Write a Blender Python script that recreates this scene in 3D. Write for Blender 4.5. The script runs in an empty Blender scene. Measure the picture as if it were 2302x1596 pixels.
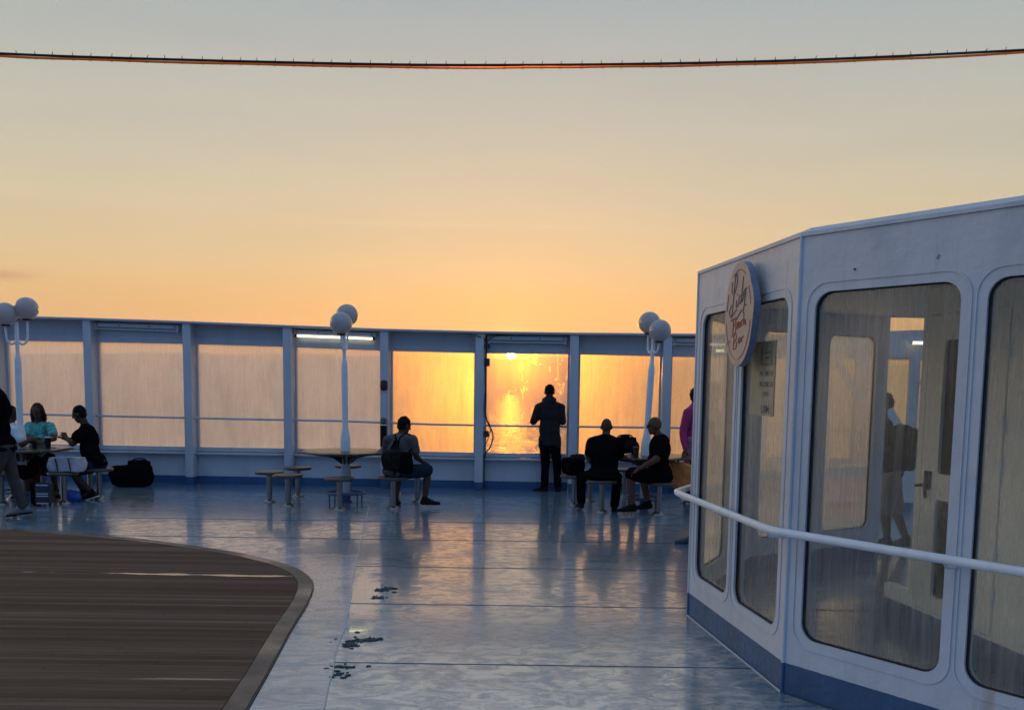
import bpy, bmesh, math, random
import numpy as np
from mathutils import Vector, Matrix, noise
from mathutils.geometry import tessellate_polygon
random.seed(7)
S = bpy.context.scene
COL = S.collection
R = math.radians
V = Vector

# ------------------------------------------------------------------ camera
FPX, CXP, CYP, EYE, ROLL = 2080.0, 1151.0, 1078.0, 1.75, 0.013      # measured on the photo scaled to 2302 px
PITCH = math.atan(214.4 / FPX)
cam_d = bpy.data.cameras.new('camera'); cam = bpy.data.objects.new('camera', cam_d); COL.objects.link(cam)
S.camera = cam
cam_d.sensor_width = 36; cam_d.lens = FPX / 2302 * 36
cam_d.shift_y = (CYP - 798) / 2302
cam_d.clip_start = .05; cam_d.clip_end = 200000
fw = V((0, math.cos(PITCH), -math.sin(PITCH))); up0 = V((0, math.sin(PITCH), math.cos(PITCH))); rt0 = V((1, 0, 0))
rt = rt0 * math.cos(ROLL) + up0 * math.sin(ROLL); up = up0 * math.cos(ROLL) - rt0 * math.sin(ROLL)
cam.matrix_world = Matrix(((rt.x, up.x, -fw.x, 0), (rt.y, up.y, -fw.y, 0), (rt.z, up.z, -fw.z, EYE), (0, 0, 0, 1)))
EYEV = V((0, 0, EYE))
def ray(x, y): return rt * ((x - CXP) / FPX) - up * ((y - CYP) / FPX) + fw
def at(x, y, z=0.0):                       # photo measurement -> point at height z
    d = ray(x, y); return EYEV + d * ((z - EYE) / d.z)
def aty(x, y, Y):                          # photo measurement -> point at depth Y
    d = ray(x, y); return EYEV + d * (Y / d.y)
def onpl(x, y, p, n):
    d = ray(x, y); return EYEV + d * ((V(p) - EYEV).dot(n) / d.dot(n))

def lin(c):
    return tuple(((v / 255 / 12.92) if v / 255 <= .04045 else ((v / 255 + .055) / 1.055) ** 2.4) for v in c) + (1,)

# ------------------------------------------------------------------ world (dusk sky) and sun
SUN_EL, SUN_AZ = R(1.82), R(-0.15)         # azimuth from +Y towards +X
sun_dir = V((math.sin(SUN_AZ) * math.cos(SUN_EL), math.cos(SUN_AZ) * math.cos(SUN_EL), math.sin(SUN_EL)))
W = bpy.data.worlds.new('World'); S.world = W; W.use_nodes = True
nt = W.node_tree; N = nt.nodes; L = nt.links; N.clear()
def nd(t, **k):
    n = N.new(t)
    for a, b in k.items(): setattr(n, a, b)
    return n
def mth(op, a, b=None, c=None, clamp=False):
    n = N.new('ShaderNodeMath'); n.operation = op; n.use_clamp = clamp
    for i, v in enumerate((a, b, c)):
        if v is None: continue
        if isinstance(v, (int, float)): n.inputs[i].default_value = v
        else: L.new(v, n.inputs[i])
    return n.outputs[0]
def ramp(fac, stops):
    n = N.new('ShaderNodeValToRGB'); cr = n.color_ramp
    while len(cr.elements) < len(stops): cr.elements.new(.5)
    for e, (p, c) in zip(cr.elements, stops): e.position = p; e.color = c if len(c) == 4 else lin(c)
    L.new(fac, n.inputs[0]); return n.outputs[0]
def mixc(f, a, b, mode='MIX'):
    n = N.new('ShaderNodeMix'); n.data_type = 'RGBA'; n.blend_type = mode; n.clamp_result = False
    for s, v in ((0, f), (6, a), (7, b)):
        if isinstance(v, (int, float)): n.inputs[s].default_value = v
        elif isinstance(v, tuple): n.inputs[s].default_value = v
        else: L.new(v, n.inputs[s])
    return n.outputs[2]
tc = nd('ShaderNodeTexCoord'); sp = nd('ShaderNodeSeparateXYZ'); L.new(tc.outputs['Generated'], sp.inputs[0])
dx, dy, dz = sp.outputs
front = ramp(mth('MULTIPLY', dz, 1.0, clamp=True), [(0.0, (234, 166, 92)), (.03, (234, 178, 100)), (.078, (229, 189, 118)), (.126, (214, 197, 152)),
      (.194, (198, 195, 170)), (.26, (182, 187, 175)), (.324, (168, 179, 177)), (.383, (150, 169, 178)), (.6, (152, 174, 190)), (1.0, (148, 176, 204))])
front = mixc(1.0, front, (.755, .76, .76, 1), 'MULTIPLY')
back = ramp(mth('MULTIPLY', dz, 1.0, clamp=True), [(0.0, (62, 98, 146)), (.12, (70, 108, 156)), (.3, (84, 122, 172)), (1.0, (148, 176, 204))])
hl = mth('SQRT', mth('ADD', mth('MULTIPLY', dx, dx), mth('ADD', mth('MULTIPLY', dy, dy), 1e-5)))
caz = mth('DIVIDE', mth('ADD', mth('MULTIPLY', dx, math.sin(SUN_AZ)), mth('MULTIPLY', dy, math.cos(SUN_AZ))), hl)
faz = nd('ShaderNodeMapRange', interpolation_type='SMOOTHSTEP'); L.new(caz, faz.inputs[0]); faz.inputs[1].default_value = -.65; faz.inputs[2].default_value = .15
base = mixc(faz.outputs[0], back, front)
# warm glow round the sun
def dotsun():
    n = nd('ShaderNodeVectorMath', operation='DOT_PRODUCT'); L.new(tc.outputs['Generated'], n.inputs[0]); n.inputs[1].default_value = sun_dir
    return n.outputs['Value']
ds = mth('MAXIMUM', dotsun(), 0.0)
g1 = mth('MULTIPLY', mth('POWER', ds, 90.0), .15)
g2 = mth('MULTIPLY', mth('POWER', ds, 500.0), .30)
g3 = mth('MULTIPLY', mth('POWER', ds, 9000.0), 5.0)
g4 = mth('MULTIPLY', mth('GREATER_THAN', ds, math.cos(R(.30))), 60.0)
def addg(c, g, colr):
    m = mixc(1.0, (colr[0], colr[1], colr[2], 1), g, 'MULTIPLY'); return mixc(1.0, c, m, 'ADD')
# combine the scalar glow into a colour
def tog(g):
    n = nd('ShaderNodeCombineXYZ'); L.new(g, n.inputs[0]); L.new(g, n.inputs[1]); L.new(g, n.inputs[2]); return n.outputs[0]
base = addg(base, tog(g1), (.8, .20, .0)); base = addg(base, tog(g2), (.8, .30, .0)); base = addg(base, tog(g3), (1, .5, .12)); base = addg(base, tog(g4), (1, .62, .25))
az = mth('ARCTAN2', dx, dy)
cn = nd('ShaderNodeTexNoise'); cn.inputs['Scale'].default_value = 6; cn.inputs['Detail'].default_value = 6
cmap = nd('ShaderNodeMapping'); cmap.inputs['Scale'].default_value = (3, 3, 22); L.new(tc.outputs['Generated'], cmap.inputs[0]); L.new(cmap.outputs[0], cn.inputs[0])
def gauss(x, c, s):
    d = mth('DIVIDE', mth('SUBTRACT', x, c), s); return mth('EXPONENT', mth('MULTIPLY', mth('MULTIPLY', d, d), -1.0))
side = mth('MULTIPLY', gauss(az, R(-64), R(15)), gauss(dz, .12, .18))       # warm sky glow added out of view to light the pavilion's left face
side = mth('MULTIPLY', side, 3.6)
low = mth('MULTIPLY', mth('MULTIPLY', gauss(dz, .0, .036), faz.outputs[0]), .30)      # brightest band right above the horizon
base = addg(base, tog(low), (1, .74, .50))
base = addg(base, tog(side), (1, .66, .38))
# one thin cloud bank low on the left
cm = mth('MULTIPLY', gauss(az, R(-28.6), R(1.5)), gauss(dz, .0945, .0045))
cm = mth('MULTIPLY', cm, mth('MULTIPLY', mth('ADD', cn.outputs[0], -.12), 2.2), clamp=True)
base = mixc(mth('MULTIPLY', cm, .75, clamp=True), base, lin((168, 124, 98)))
cm2 = mth('MULTIPLY', mth('MULTIPLY', gauss(az, R(-6), R(11)), gauss(dz, .163, .0022)), mth('ADD', cn.outputs[0], -.25), clamp=True)
base = mixc(mth('MULTIPLY', cm2, .5, clamp=True), base, lin((244, 214, 160)))
sm = nd('ShaderNodeMapping'); sm.inputs['Scale'].default_value = (1, 1, 11); L.new(tc.outputs['Generated'], sm.inputs[0])
sn = nd('ShaderNodeTexNoise'); sn.inputs['Scale'].default_value = 2.2; sn.inputs['Detail'].default_value = 7; L.new(sm.outputs[0], sn.inputs[0])
base = mixc(1.0, base, ramp(sn.outputs[0], [(.3, (.93, .935, .95, 1)), (.7, (1., 1., 1., 1))]), 'MULTIPLY')
# below the horizon the sky colour simply continues
nish = nd('ShaderNodeTexSky', sky_type='NISHITA'); nish.sun_disc = False; nish.sun_elevation = SUN_EL; nish.sun_rotation = SUN_AZ
bg = nd('ShaderNodeBackground'); L.new(base, bg.inputs[0]); bg.inputs[1].default_value = 1.0
bg2 = nd('ShaderNodeBackground'); L.new(nish.outputs[0], bg2.inputs[0]); bg2.inputs[1].default_value = .002
ad = nd('ShaderNodeAddShader'); L.new(bg.outputs[0], ad.inputs[0]); L.new(bg2.outputs[0], ad.inputs[1])
wo = nd('ShaderNodeOutputWorld'); L.new(ad.outputs[0], wo.inputs[0])

sl = bpy.data.lights.new('sun', 'SUN'); so = bpy.data.objects.new('sun', sl); COL.objects.link(so)
sl.energy = 2.6; sl.angle = R(.55); sl.color = (1, .34, .02)
so.rotation_euler = (-sun_dir).to_track_quat('-Z', 'Y').to_euler()
S.view_settings.view_transform = 'Standard'; S.view_settings.look = 'None'; S.view_settings.exposure = .52; S.view_settings.gamma = 1
S.render.resolution_x = 1024; S.render.resolution_y = 709
S.render.engine = 'CYCLES'
S.cycles.max_bounces = 10; S.cycles.transparent_max_bounces = 24; S.cycles.transmission_bounces = 8
S.cycles.sample_clamp_indirect = 4

# ------------------------------------------------------------------ material helpers
class MT:
    def __init__(s, name):
        s.m = bpy.data.materials.new(name); s.m.use_nodes = True
        s.n = s.m.node_tree.nodes; s.l = s.m.node_tree.links
        s.b = s.n['Principled BSDF']; s.o = s.n['Material Output']
        s.g = s.n.new('ShaderNodeNewGeometry'); s.t = s.n.new('ShaderNodeTexCoord')
    def set(s, sock, v, node=None):
        i = (node or s.b).inputs[sock]
        if hasattr(v, 'is_output'): s.l.new(v, i)
        else: i.default_value = v
    def noise(s, scale=(1, 1, 1), sc=5, detail=4, rough=.5, co=None, dist=0):
        mp = s.n.new('ShaderNodeMapping'); mp.inputs['Scale'].default_value = scale
        s.l.new(co or s.g.outputs['Position'], mp.inputs[0])
        n = s.n.new('ShaderNodeTexNoise'); n.inputs['Scale'].default_value = sc; n.inputs['Detail'].default_value = detail
        n.inputs['Roughness'].default_value = rough; n.inputs['Distortion'].default_value = dist
        s.l.new(mp.outputs[0], n.inputs['Vector']); return n.outputs[0]
    def ramp(s, f, stops, interp='LINEAR'):
        n = s.n.new('ShaderNodeValToRGB'); cr = n.color_ramp; cr.interpolation = interp
        while len(cr.elements) < len(stops): cr.elements.new(.5)
        for e, (p, c) in zip(cr.elements, stops):
            e.position = p; e.color = (c, c, c, 1) if isinstance(c, (int, float)) else tuple(c)[:3] + (1,)
        s.l.new(f, n.inputs[0]); return n.outputs[0]
    def math(s, op, a, b=None, c=None, clamp=False):
        n = s.n.new('ShaderNodeMath'); n.operation = op; n.use_clamp = clamp
        for i, v in enumerate((a, b, c)):
            if v is None: continue
            if isinstance(v, (int, float)): n.inputs[i].default_value = v
            else: s.l.new(v, n.inputs[i])
        return n.outputs[0]
    def mix(s, f, a, b, mode='MIX'):
        n = s.n.new('ShaderNodeMix'); n.data_type = 'RGBA'; n.blend_type = mode
        for k, v in ((0, f), (6, a), (7, b)):
            if hasattr(v, 'is_output'): s.l.new(v, n.inputs[k])
            elif isinstance(v, (int, float)): n.inputs[k].default_value = v if k == 0 else (v, v, v, 1)
            else: n.inputs[k].default_value = tuple(v)[:3] + (1,)
        return n.outputs[2]
    def bump(s, h, strength=.3, dist=.01, prev=None):
        n = s.n.new('ShaderNodeBump'); n.inputs['Strength'].default_value = strength; n.inputs['Distance'].default_value = dist
        s.l.new(h, n.inputs['Height'])
        if prev is not None: s.l.new(prev, n.inputs['Normal'])
        return n.outputs[0]
    def pos(s):
        n = s.n.new('ShaderNodeSeparateXYZ'); s.l.new(s.g.outputs['Position'], n.inputs[0]); return n.outputs
    def mixsh(s, f, a, b):
        n = s.n.new('ShaderNodeMixShader')
        if hasattr(f, 'is_output'): s.l.new(f, n.inputs[0])
        else: n.inputs[0].default_value = f
        s.l.new(a, n.inputs[1]); s.l.new(b, n.inputs[2]); return n.outputs[0]
    def sh(s, t, **k):
        n = s.n.new(t)
        for a, v in k.items():
            i = n.inputs[a.replace('_', ' ')]
            if hasattr(v, 'is_output'): s.l.new(v, i)
            else: i.default_value = v
        return n.outputs[0]
    def out(s, sh): s.l.new(sh, s.o.inputs[0])

def simple(name, c, rough=.6, metal=0, var=.15, sc=30, bump=0, spec=None, ior=None):
    t = MT(name)
    f = t.noise(sc=sc, detail=3, co=t.t.outputs['Object'])
    a = tuple(v * (1 - var) for v in c); b = tuple(min(1, v * (1 + var)) for v in c)
    t.set('Base Color', t.ramp(f, [(.3, a), (.7, b)])); t.set('Roughness', rough); t.set('Metallic', metal)
    if bump: t.set('Normal', t.bump(f, bump, .004))
    if spec is not None: t.set('Specular IOR Level', spec)
    if ior: t.set('IOR', ior)
    return t.m

def painted(name, white, blue, zsplit, rust=True):
    """white ship's paint with a blue painted foot below zsplit"""
    t = MT(name); px, py, pz = t.pos()
    n1 = t.noise(scale=(1, 1, .35), sc=3.2, detail=6, rough=.6)
    n2 = t.noise(sc=26, detail=4)
    wcol = t.ramp(n1, [(.25, tuple(v * .82 for v in white)), (.5, white), (.8, tuple(min(1, v * 1.05) for v in white))])
    runs = t.noise(scale=(1, 1, .06), sc=34, detail=4, rough=.65)
    wcol = t.mix(t.ramp(runs, [(.58, 0.), (.72, .35)]), wcol, tuple(v * .72 for v in white))
    chips = t.ramp(t.noise(sc=13, detail=8, rough=.72), [(.675, 0.), (.70, .8)])
    if rust: wcol = t.mix(chips, wcol, (.14, .11, .10))
    rustrun = t.math('MULTIPLY', t.ramp(t.noise(scale=(1, 1, .05), sc=9, detail=3, rough=.6), [(.63, 0.), (.70, .45)]), t.ramp(t.noise(sc=1.7, detail=2), [(.5, 0.), (.62, 1.)]))
    wcol = t.mix(rustrun, wcol, (.30, .20, .14))
    bcol = t.ramp(n1, [(.3, tuple(v * .8 for v in blue)), (.7, tuple(v * 1.15 for v in blue))])
    edge = t.math('ADD', pz, t.math('MULTIPLY', t.math('SUBTRACT', n2, .5), .006))
    f = t.math('GREATER_THAN', edge, zsplit)
    t.set('Base Color', t.mix(f, bcol, wcol))
    t.set('Roughness', t.ramp(n2, [(.3, .32), (.7, .5)]))
    t.set('Normal', t.bump(t.noise(sc=3.2, detail=6, rough=.6), .55, .03, t.bump(n2, .12, .004)))
    return t.m

WHITE = (.50, .535, .60); BLUE = (.022, .08, .19)
M = {}
M['wall'] = painted('white_paint_blue_foot', (.46, .475, .515), BLUE, .135)
M['pav'] = painted('pavilion_paint', WHITE, (.025, .085, .19), .178)
M['inner'] = painted('cream_interior_paint', (.84, .85, .81), (.03, .10, .24), .17)
M['white'] = simple('white_enamel', (.66, .69, .74), .35, var=.06, sc=12)
M['ceiling'] = simple('cream_ceiling', (.72, .68, .60), .6, var=.08, sc=5)
M['steel'] = simple('brushed_steel', (.24, .23, .22), .3, 1.0, var=.1, sc=40)
M['blue_metal'] = simple('blue_painted_steel', (.035, .09, .2), .4)
M['black'] = simple('black_plastic', (.02, .02, .022), .45)
M['gasket'] = simple('black_rubber', (.008, .008, .01), .7)
M['blackfab'] = simple('black_fabric', (.005, .0045, .006), .9, var=.3, sc=90, bump=.3, spec=.0)
M['darkfab'] = simple('charcoal_fabric', (.016, .015, .019), .9, var=.3, sc=80, bump=.3, spec=.0)
M['jacket'] = simple('dark_rain_jacket', (.009, .008, .012), .8, var=.3, sc=20, bump=.3, spec=.3)
M['greytee'] = simple('grey_tshirt_fabric', (.085, .08, .078), .9, var=.15, sc=60, bump=.3, spec=.1)
M['whitetee'] = simple('white_tshirt_fabric', (.55, .57, .64), .9, var=.08, sc=60, bump=.3)
M['teal'] = simple('teal_printed_fabric', (.07, .30, .28), .85, var=.5, sc=22, bump=.3)
M['pink'] = simple('magenta_fabric', (.32, .018, .11), .85, var=.2, sc=40, bump=.3)
M['pinkgrey'] = simple('faded_pink_fabric', (.30, .12, .17), .85, var=.4, sc=9, bump=.3)
M['olive'] = simple('khaki_trouser_fabric', (.055, .052, .05), .95, var=.2, sc=60, bump=.3, spec=.05)
M['denim'] = simple('dark_blue_shorts_fabric', (.016, .02, .036), .95, var=.2, sc=70, bump=.3, spec=.05)
M['beige'] = simple('beige_shorts_fabric', (.20, .155, .125), .9, var=.1, sc=60, bump=.3)
M['skin'] = simple('skin', (.10, .046, .030), .7, var=.12, sc=30, spec=.2)
M['skin_tan'] = simple('tanned_skin', (.060, .029, .019), .7, var=.12, sc=30, spec=.2)
M['hair_dark'] = simple('dark_brown_hair', (.006, .0045, .004), .8, var=.5, sc=120, bump=.5, spec=.1)
M['hair_brown'] = simple('chestnut_hair', (.030, .012, .007), .7, var=.5, sc=120, bump=.5, spec=.15)
M['shoe_dark'] = simple('dark_shoe_leather', (.008, .008, .009), .8, spec=.1)
M['shoe_grey'] = simple('grey_shoe_fabric', (.10, .11, .13), .7)
M['sole'] = simple('pale_rubber_sole', (.5, .5, .5), .6)
M['navyshoe'] = simple('navy_mesh_shoe', (.025, .03, .06), .6)
M['orange_bag'] = simple('terracotta_canvas', (.85, .25, .07), .8, var=.3, sc=14, bump=.5)
M['pale_bag'] = simple('pale_woven_bag', (.34, .33, .38), .7, var=.35, sc=7, bump=.5)
M['bluecloth'] = simple('blue_nylon', (.01, .07, .35), .6, var=.2)
M['suitcase'] = simple('navy_suitcase_shell', (.012, .015, .035), .4, var=.2)
M['stripe'] = simple('silver_reflective_stripe', (.42, .43, .47), .3, var=.05)
M['paper'] = simple('white_paper_cup', (.6, .58, .55), .6, var=.05)
M['brownbag'] = simple('brown_backpack_nylon', (.012, .009, .008), .8, var=.6, sc=18, bump=.5, spec=.1)
M['red'] = simple('dark_red_plastic', (.09, .006, .006), .4)
M['lens'] = simple('spectacle_frame', (.01, .01, .01), .3)
M['eye'] = simple('eye', (.02, .015, .01), .2)
M['cable'] = simple('black_cable', (.008, .008, .009), .5)
M['conduit'] = simple('grey_cable_sheath', (.10, .08, .09), .6)

# opal lamp globe
t = MT('opal_globe'); f = t.noise(sc=6, detail=3)
dif = t.sh('ShaderNodeBsdfDiffuse', Color=(.62, .62, .65, 1)); tr = t.sh('ShaderNodeBsdfTranslucent', Color=(.55, .5, .5, 1))
gl = t.sh('ShaderNodeBsdfGlossy', Color=(1, 1, 1, 1), Roughness=.12); fr = t.sh('ShaderNodeFresnel', IOR=1.45)
t.out(t.mixsh(fr, t.mixsh(t.ramp(f, [(.3, .46), (.7, .62)]), dif, tr), gl)); M['globe'] = t.m

# lit and unlit fluorescent tube
t = MT('lit_fluorescent_tube'); t.set('Emission Color', (1.0, .88, .52, 1)); t.set('Emission Strength', 1.7); M['tube_lit'] = t.m
M['tube_off'] = simple('unlit_tube', (.6, .6, .62), .3, var=.04)

# wood of the table tops and stools
t = MT('varnished_table_wood')
g = t.noise(scale=(1, 9, 1), sc=5, detail=6, rough=.6, co=t.t.outputs['Object'])
t.set('Base Color', t.ramp(g, [(.3, (.035, .022, .016)), (.7, (.085, .055, .04))])); t.set('Roughness', t.ramp(g, [(.3, .18), (.7, .32)]))
M['wood'] = t.m
M['seat'] = simple('dark_seat_laminate', (.045, .04, .04), .42, var=.3, sc=14)

# blue deck paint, wet, worn in long streaks
t = MT('wet_blue_deck_paint'); px, py, pz = t.pos()
wear = t.noise(scale=(.8, 1.25, 1), sc=4.6, detail=10, rough=.68, dist=1.3)
wear2 = t.noise(scale=(.6, 1.2, 1), sc=.8, detail=5, rough=.6, dist=.6)
fine = t.noise(scale=(.9, 1.7, 1), sc=13, detail=7, rough=.7, dist=.8)
mix_ = t.math('ADD', t.math('MULTIPLY', wear, .62), t.math('MULTIPLY', fine, .38))
patch = t.ramp(mix_, [(.465, 0.), (.475, .45), (.515, .5), (.524, 1.)])
near = t.math('MULTIPLY', t.math('SUBTRACT', 11.2, py), .22, clamp=True)            # paler base colour towards the camera paints in the reflected sky
blue = t.ramp(wear2, [(.3, (.024, .098, .185)), (.7, (.045, .14, .23))])
pale = t.ramp(wear, [(.3, (.28, .30, .31)), (.7, (.60, .52, .46))])
side = t.math('MULTIPLY', t.math('SUBTRACT', 2.3, px), .5, clamp=True)  # painted sky reflection fades out towards the pavilion
amt = t.math('MULTIPLY', t.math('ADD', t.math('MULTIPLY', patch, .58), t.math('MULTIPLY', near, t.math('MULTIPLY', side, .42))), t.ramp(wear2, [(.3, .55), (.6, 1.)]))
col = t.mix(amt, blue, pale)
scr = t.ramp(fine, [(.70, 0.), (.75, .6)])
col = t.mix(scr, col, (.36, .36, .40))
chip = t.ramp(t.noise(sc=7, detail=9, rough=.78), [(.735, 0.), (.75, .8)])
col = t.mix(chip, col, (.04, .05, .06))
t.set('Base Color', col)
sd_ = t.math('SUBTRACT', t.math('SUBTRACT', px, -1.44), t.math('MULTIPLY', t.math('SUBTRACT', 8.36, py), .1255))
sd_ = t.math('ADD', t.math('ABSOLUTE', t.math('SUBTRACT', sd_, .12)), t.math('MULTIPLY', t.math('SUBTRACT', t.noise(scale=(1, .8, 1), sc=5, detail=6, rough=.65), .5), .5))
yy_ = t.math('SUBTRACT', 1.0, t.math('MULTIPLY', t.math('ABSOLUTE', t.math('SUBTRACT', py, 7.35)), .8), clamp=True)
wetz = t.ramp(t.math('MULTIPLY', t.math('SUBTRACT', .17, sd_), t.math('MULTIPLY', yy_, 8.0), clamp=True), [(.12, 0.), (.30, 1.)])
dry_ = t.math('SUBTRACT', 1.0, wetz)
patch = t.math('MULTIPLY', patch, dry_); fine = t.math('MULTIPLY', fine, dry_)
t.set('Roughness', t.mix(wetz, t.mix(patch, .23, t.ramp(wear2, [(.35, .09), (.6, .15)])), .03))
t.set('IOR', 2.75)
nb = t.bump(t.math('MULTIPLY', t.noise(scale=(.6, 1.8, 1), sc=2.2, detail=4), dry_), .25, .012)
nb = t.bump(patch, .25, .0012, nb); nb = t.bump(fine, .22, .003, nb)
t.set('Normal', nb); t.set('Coat Weight', t.math('ADD', t.math('MULTIPLY', t.math('ADD', patch, .25), .7), wetz, clamp=True)); t.set('Coat IOR', 1.6); t.set('Coat Roughness', .09)
M['deck'] = t.m
# apron round the wooden deck: paler, streaked
t = MT('pale_apron_paint')
wear = t.noise(scale=(.6, 1.6, 1), sc=4.5, detail=9, rough=.66, dist=1.4)
t.set('Base Color', t.ramp(wear, [(.36, (.09, .16, .26)), (.44, (.17, .19, .26)), (.52, (.24, .23, .27)), (.545, (.38, .37, .39)), (.64, (.30, .27, .29))]))
t.set('Roughness', t.ramp(wear, [(.42, .30), (.50, .16), (.56, .30)])); t.set('IOR', 1.9)
t.set('Normal', t.bump(wear, .3, .005)); t.set('Coat Weight', .5); t.set('Coat IOR', 1.6); t.set('Coat Roughness', .12)
M['apron'] = t.m
t = MT('standing_water'); t.set('Base Color', (.10, .12, .15, 1)); t.set('Roughness', .04); t.set('IOR', 1.95)
t.set('Normal', t.bump(t.noise(sc=9, detail=2), .02, .01)); M['puddle'] = t.m
t = MT('bare_dark_patch'); f = t.noise(sc=60, detail=5); t.set('Base Color', t.ramp(f, [(.4, (.02, .035, .045)), (.65, (.06, .08, .085))])); t.set('Roughness', .7); t.set('Specular IOR Level', .1); M['barepatch'] = t.m
M['weld'] = simple('weld_seam', (.02, .035, .07), .5, sc=60)
M['weld_pale'] = simple('pale_sealant_bead', (.40, .42, .46), .5, sc=60)

# weathered teak planks running across
t = MT('weathered_teak_planks'); px, py, pz = t.pos()
plk = t.math('FRACT', t.math('DIVIDE', py, .062))
idx = t.math('FLOOR', t.math('DIVIDE', py, .062))
wn = t.n.new('ShaderNodeTexWhiteNoise'); wn.noise_dimensions = '1D'; t.l.new(idx, wn.inputs['W'])
grain = t.noise(scale=(.5, 20, 1), sc=5, detail=7, rough=.65)
streak = t.noise(scale=(.25, 3.2, 1), sc=1.5, detail=7, rough=.62)
tone = t.math('ADD', t.math('MULTIPLY', wn.outputs[0], .22), t.math('ADD', t.math('MULTIPLY', grain, .42), t.math('MULTIPLY', streak, .36)))
col = t.ramp(tone, [(.33, (.070, .036, .023)), (.5, (.108, .063, .043)), (.68, (.17, .11, .078))])
butt = t.math('LESS_THAN', t.math('FRACT', t.math('ADD', t.math('DIVIDE', px, 2.6), t.math('MULTIPLY', wn.outputs[0], 7.3))), .0035)
seam = t.math('MAXIMUM', t.math('LESS_THAN', plk, .085), butt)
col = t.mix(t.math('MULTIPLY', seam, .55), col, (.035, .026, .022))
t.set('Base Color', col)
wet = t.ramp(t.noise(scale=(.17, 2.6, 1), sc=1.15, detail=7, rough=.62), [(.68, 0.), (.73, .6)])
band = t.math('MULTIPLY', t.math('LESS_THAN', t.math('ABSOLUTE', t.math('SUBTRACT', t.math('ADD', py, t.math('MULTIPLY', t.noise(scale=(.5, .1, 1), sc=2, detail=3), .18)), 8.27)), t.math('MULTIPLY', t.ramp(t.noise(scale=(.6, .05, 1), sc=1.2, detail=5, rough=.6), [(.45, 0.), (.66, .06)]), 1.0)), 1.0)
wet = t.math('MAXIMUM', wet, band)
t.set('Roughness', t.math('SUBTRACT', .78, t.math('MULTIPLY', wet, .58))); t.set('IOR', 1.45)
t.set('Specular IOR Level', t.math('ADD', .08, t.math('MULTIPLY', wet, .55))); t.set('Coat Weight', wet); t.set('Coat Roughness', .10); t.set('Coat IOR', 1.5)
t.set('Normal', t.bump(t.math('MULTIPLY', t.math('SUBTRACT', grain, t.math('MULTIPLY', seam, .6)), t.math('SUBTRACT', 1.0, t.math('MULTIPLY', wet, .8))), .4, .006))
M['teak'] = t.m
t = MT('teak_border_plank')
g1 = t.noise(sc=9, detail=6, rough=.6); g2 = t.noise(sc=1.5, detail=3)
c = t.ramp(g1, [(.3, (.058, .032, .022)), (.7, (.125, .077, .055))])
c = t.mix(t.ramp(g2, [(.58, 0.), (.66, .4)]), c, (.24, .21, .19))
t.set('Base Color', c); t.set('Roughness', t.ramp(g2, [(.4, .6), (.62, .25)])); t.set('Normal', t.bump(g1, .4, .005)); M['border'] = t.m
M['caulk'] = simple('black_caulk', (.012, .012, .014), .5)

# salt-streaked window glass; salt amount differs by pane, amber tints paint in the sun's glow
def salted(name, amt, fwd, clear_patch=False, diffuse=.35, tint=(.99, .98, .98, 1)):
    t = MT(name)
    st = t.noise(scale=(1, 1, .07), sc=38, detail=6, rough=.75, dist=.15)
    st2 = t.noise(scale=(1, 1, .16), sc=7, detail=6, rough=.65)
    big = t.noise(scale=(1, 1, .8), sc=1.4, detail=4, rough=.6)
    sp_ = t.noise(scale=(1, 1, .6), sc=40, detail=4, rough=.7)
    drop = t.ramp(t.noise(scale=(1, 1, .035), sc=17, detail=2, rough=.5, dist=.1), [(.70, 0.), (.715, .22)])
    m = t.math('ADD', t.math('MULTIPLY', t.math('MULTIPLY', t.ramp(st, [(.35, .86), (.68, 1.06)]), t.ramp(st2, [(.3, .84), (.7, 1.10)])), t.ramp(big, [(.35, .86), (.65, 1.08)])), t.math('ADD', drop, t.math('MULTIPLY', t.math('SUBTRACT', sp_, .5), .30)))
    if clear_patch:
        smear = t.ramp(t.noise(scale=(1, 1, .5), sc=4.5, detail=5, rough=.7, dist=.8), [(.56, 0.), (.585, 1.)])
        drip = t.ramp(t.noise(scale=(1, 1, .05), sc=14, detail=3, rough=.6), [(.67, 0.), (.70, .8)])
        m = t.math('MAXIMUM', t.math('MULTIPLY', m, .62), t.math('MULTIPLY', t.math('MAXIMUM', smear, drip), 1.5))
    fac = t.math('MULTIPLY', m, amt, clamp=True)
    lightc = tint
    # the salt film: wide forward scatter plus a little back scatter
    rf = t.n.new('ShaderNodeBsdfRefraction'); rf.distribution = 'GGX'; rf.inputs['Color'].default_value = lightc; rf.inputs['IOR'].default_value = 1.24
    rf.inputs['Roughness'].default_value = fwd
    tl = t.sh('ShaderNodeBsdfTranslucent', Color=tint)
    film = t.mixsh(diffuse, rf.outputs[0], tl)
    clear = t.sh('ShaderNodeBsdfTransparent', Color=(.93, .92, .90, 1))
    t.out(t.mixsh(fac, clear, film)); return t.m
M['salt'] = salted('sun_tinted_salt_film', .80, .70, diffuse=.62, tint=(1, .87, .56, 1))  # salt itself is neutral; the amber is sunset glow put into its colour
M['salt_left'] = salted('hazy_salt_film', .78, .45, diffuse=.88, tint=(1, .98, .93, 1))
M['salt_clear'] = salted('wiped_sun_tinted_salt_film', .36, .50, True, diffuse=.80, tint=(1, .80, .48, 1))  # amber tint adds sun glow to the wiped film's colour
M['salt_pav'] = salted('pavilion_sun_tinted_salt_film', .82, .55, diffuse=.75, tint=(1, .84, .66, 1))  # warm tint puts sunset glow into the far pavilion panes
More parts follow.
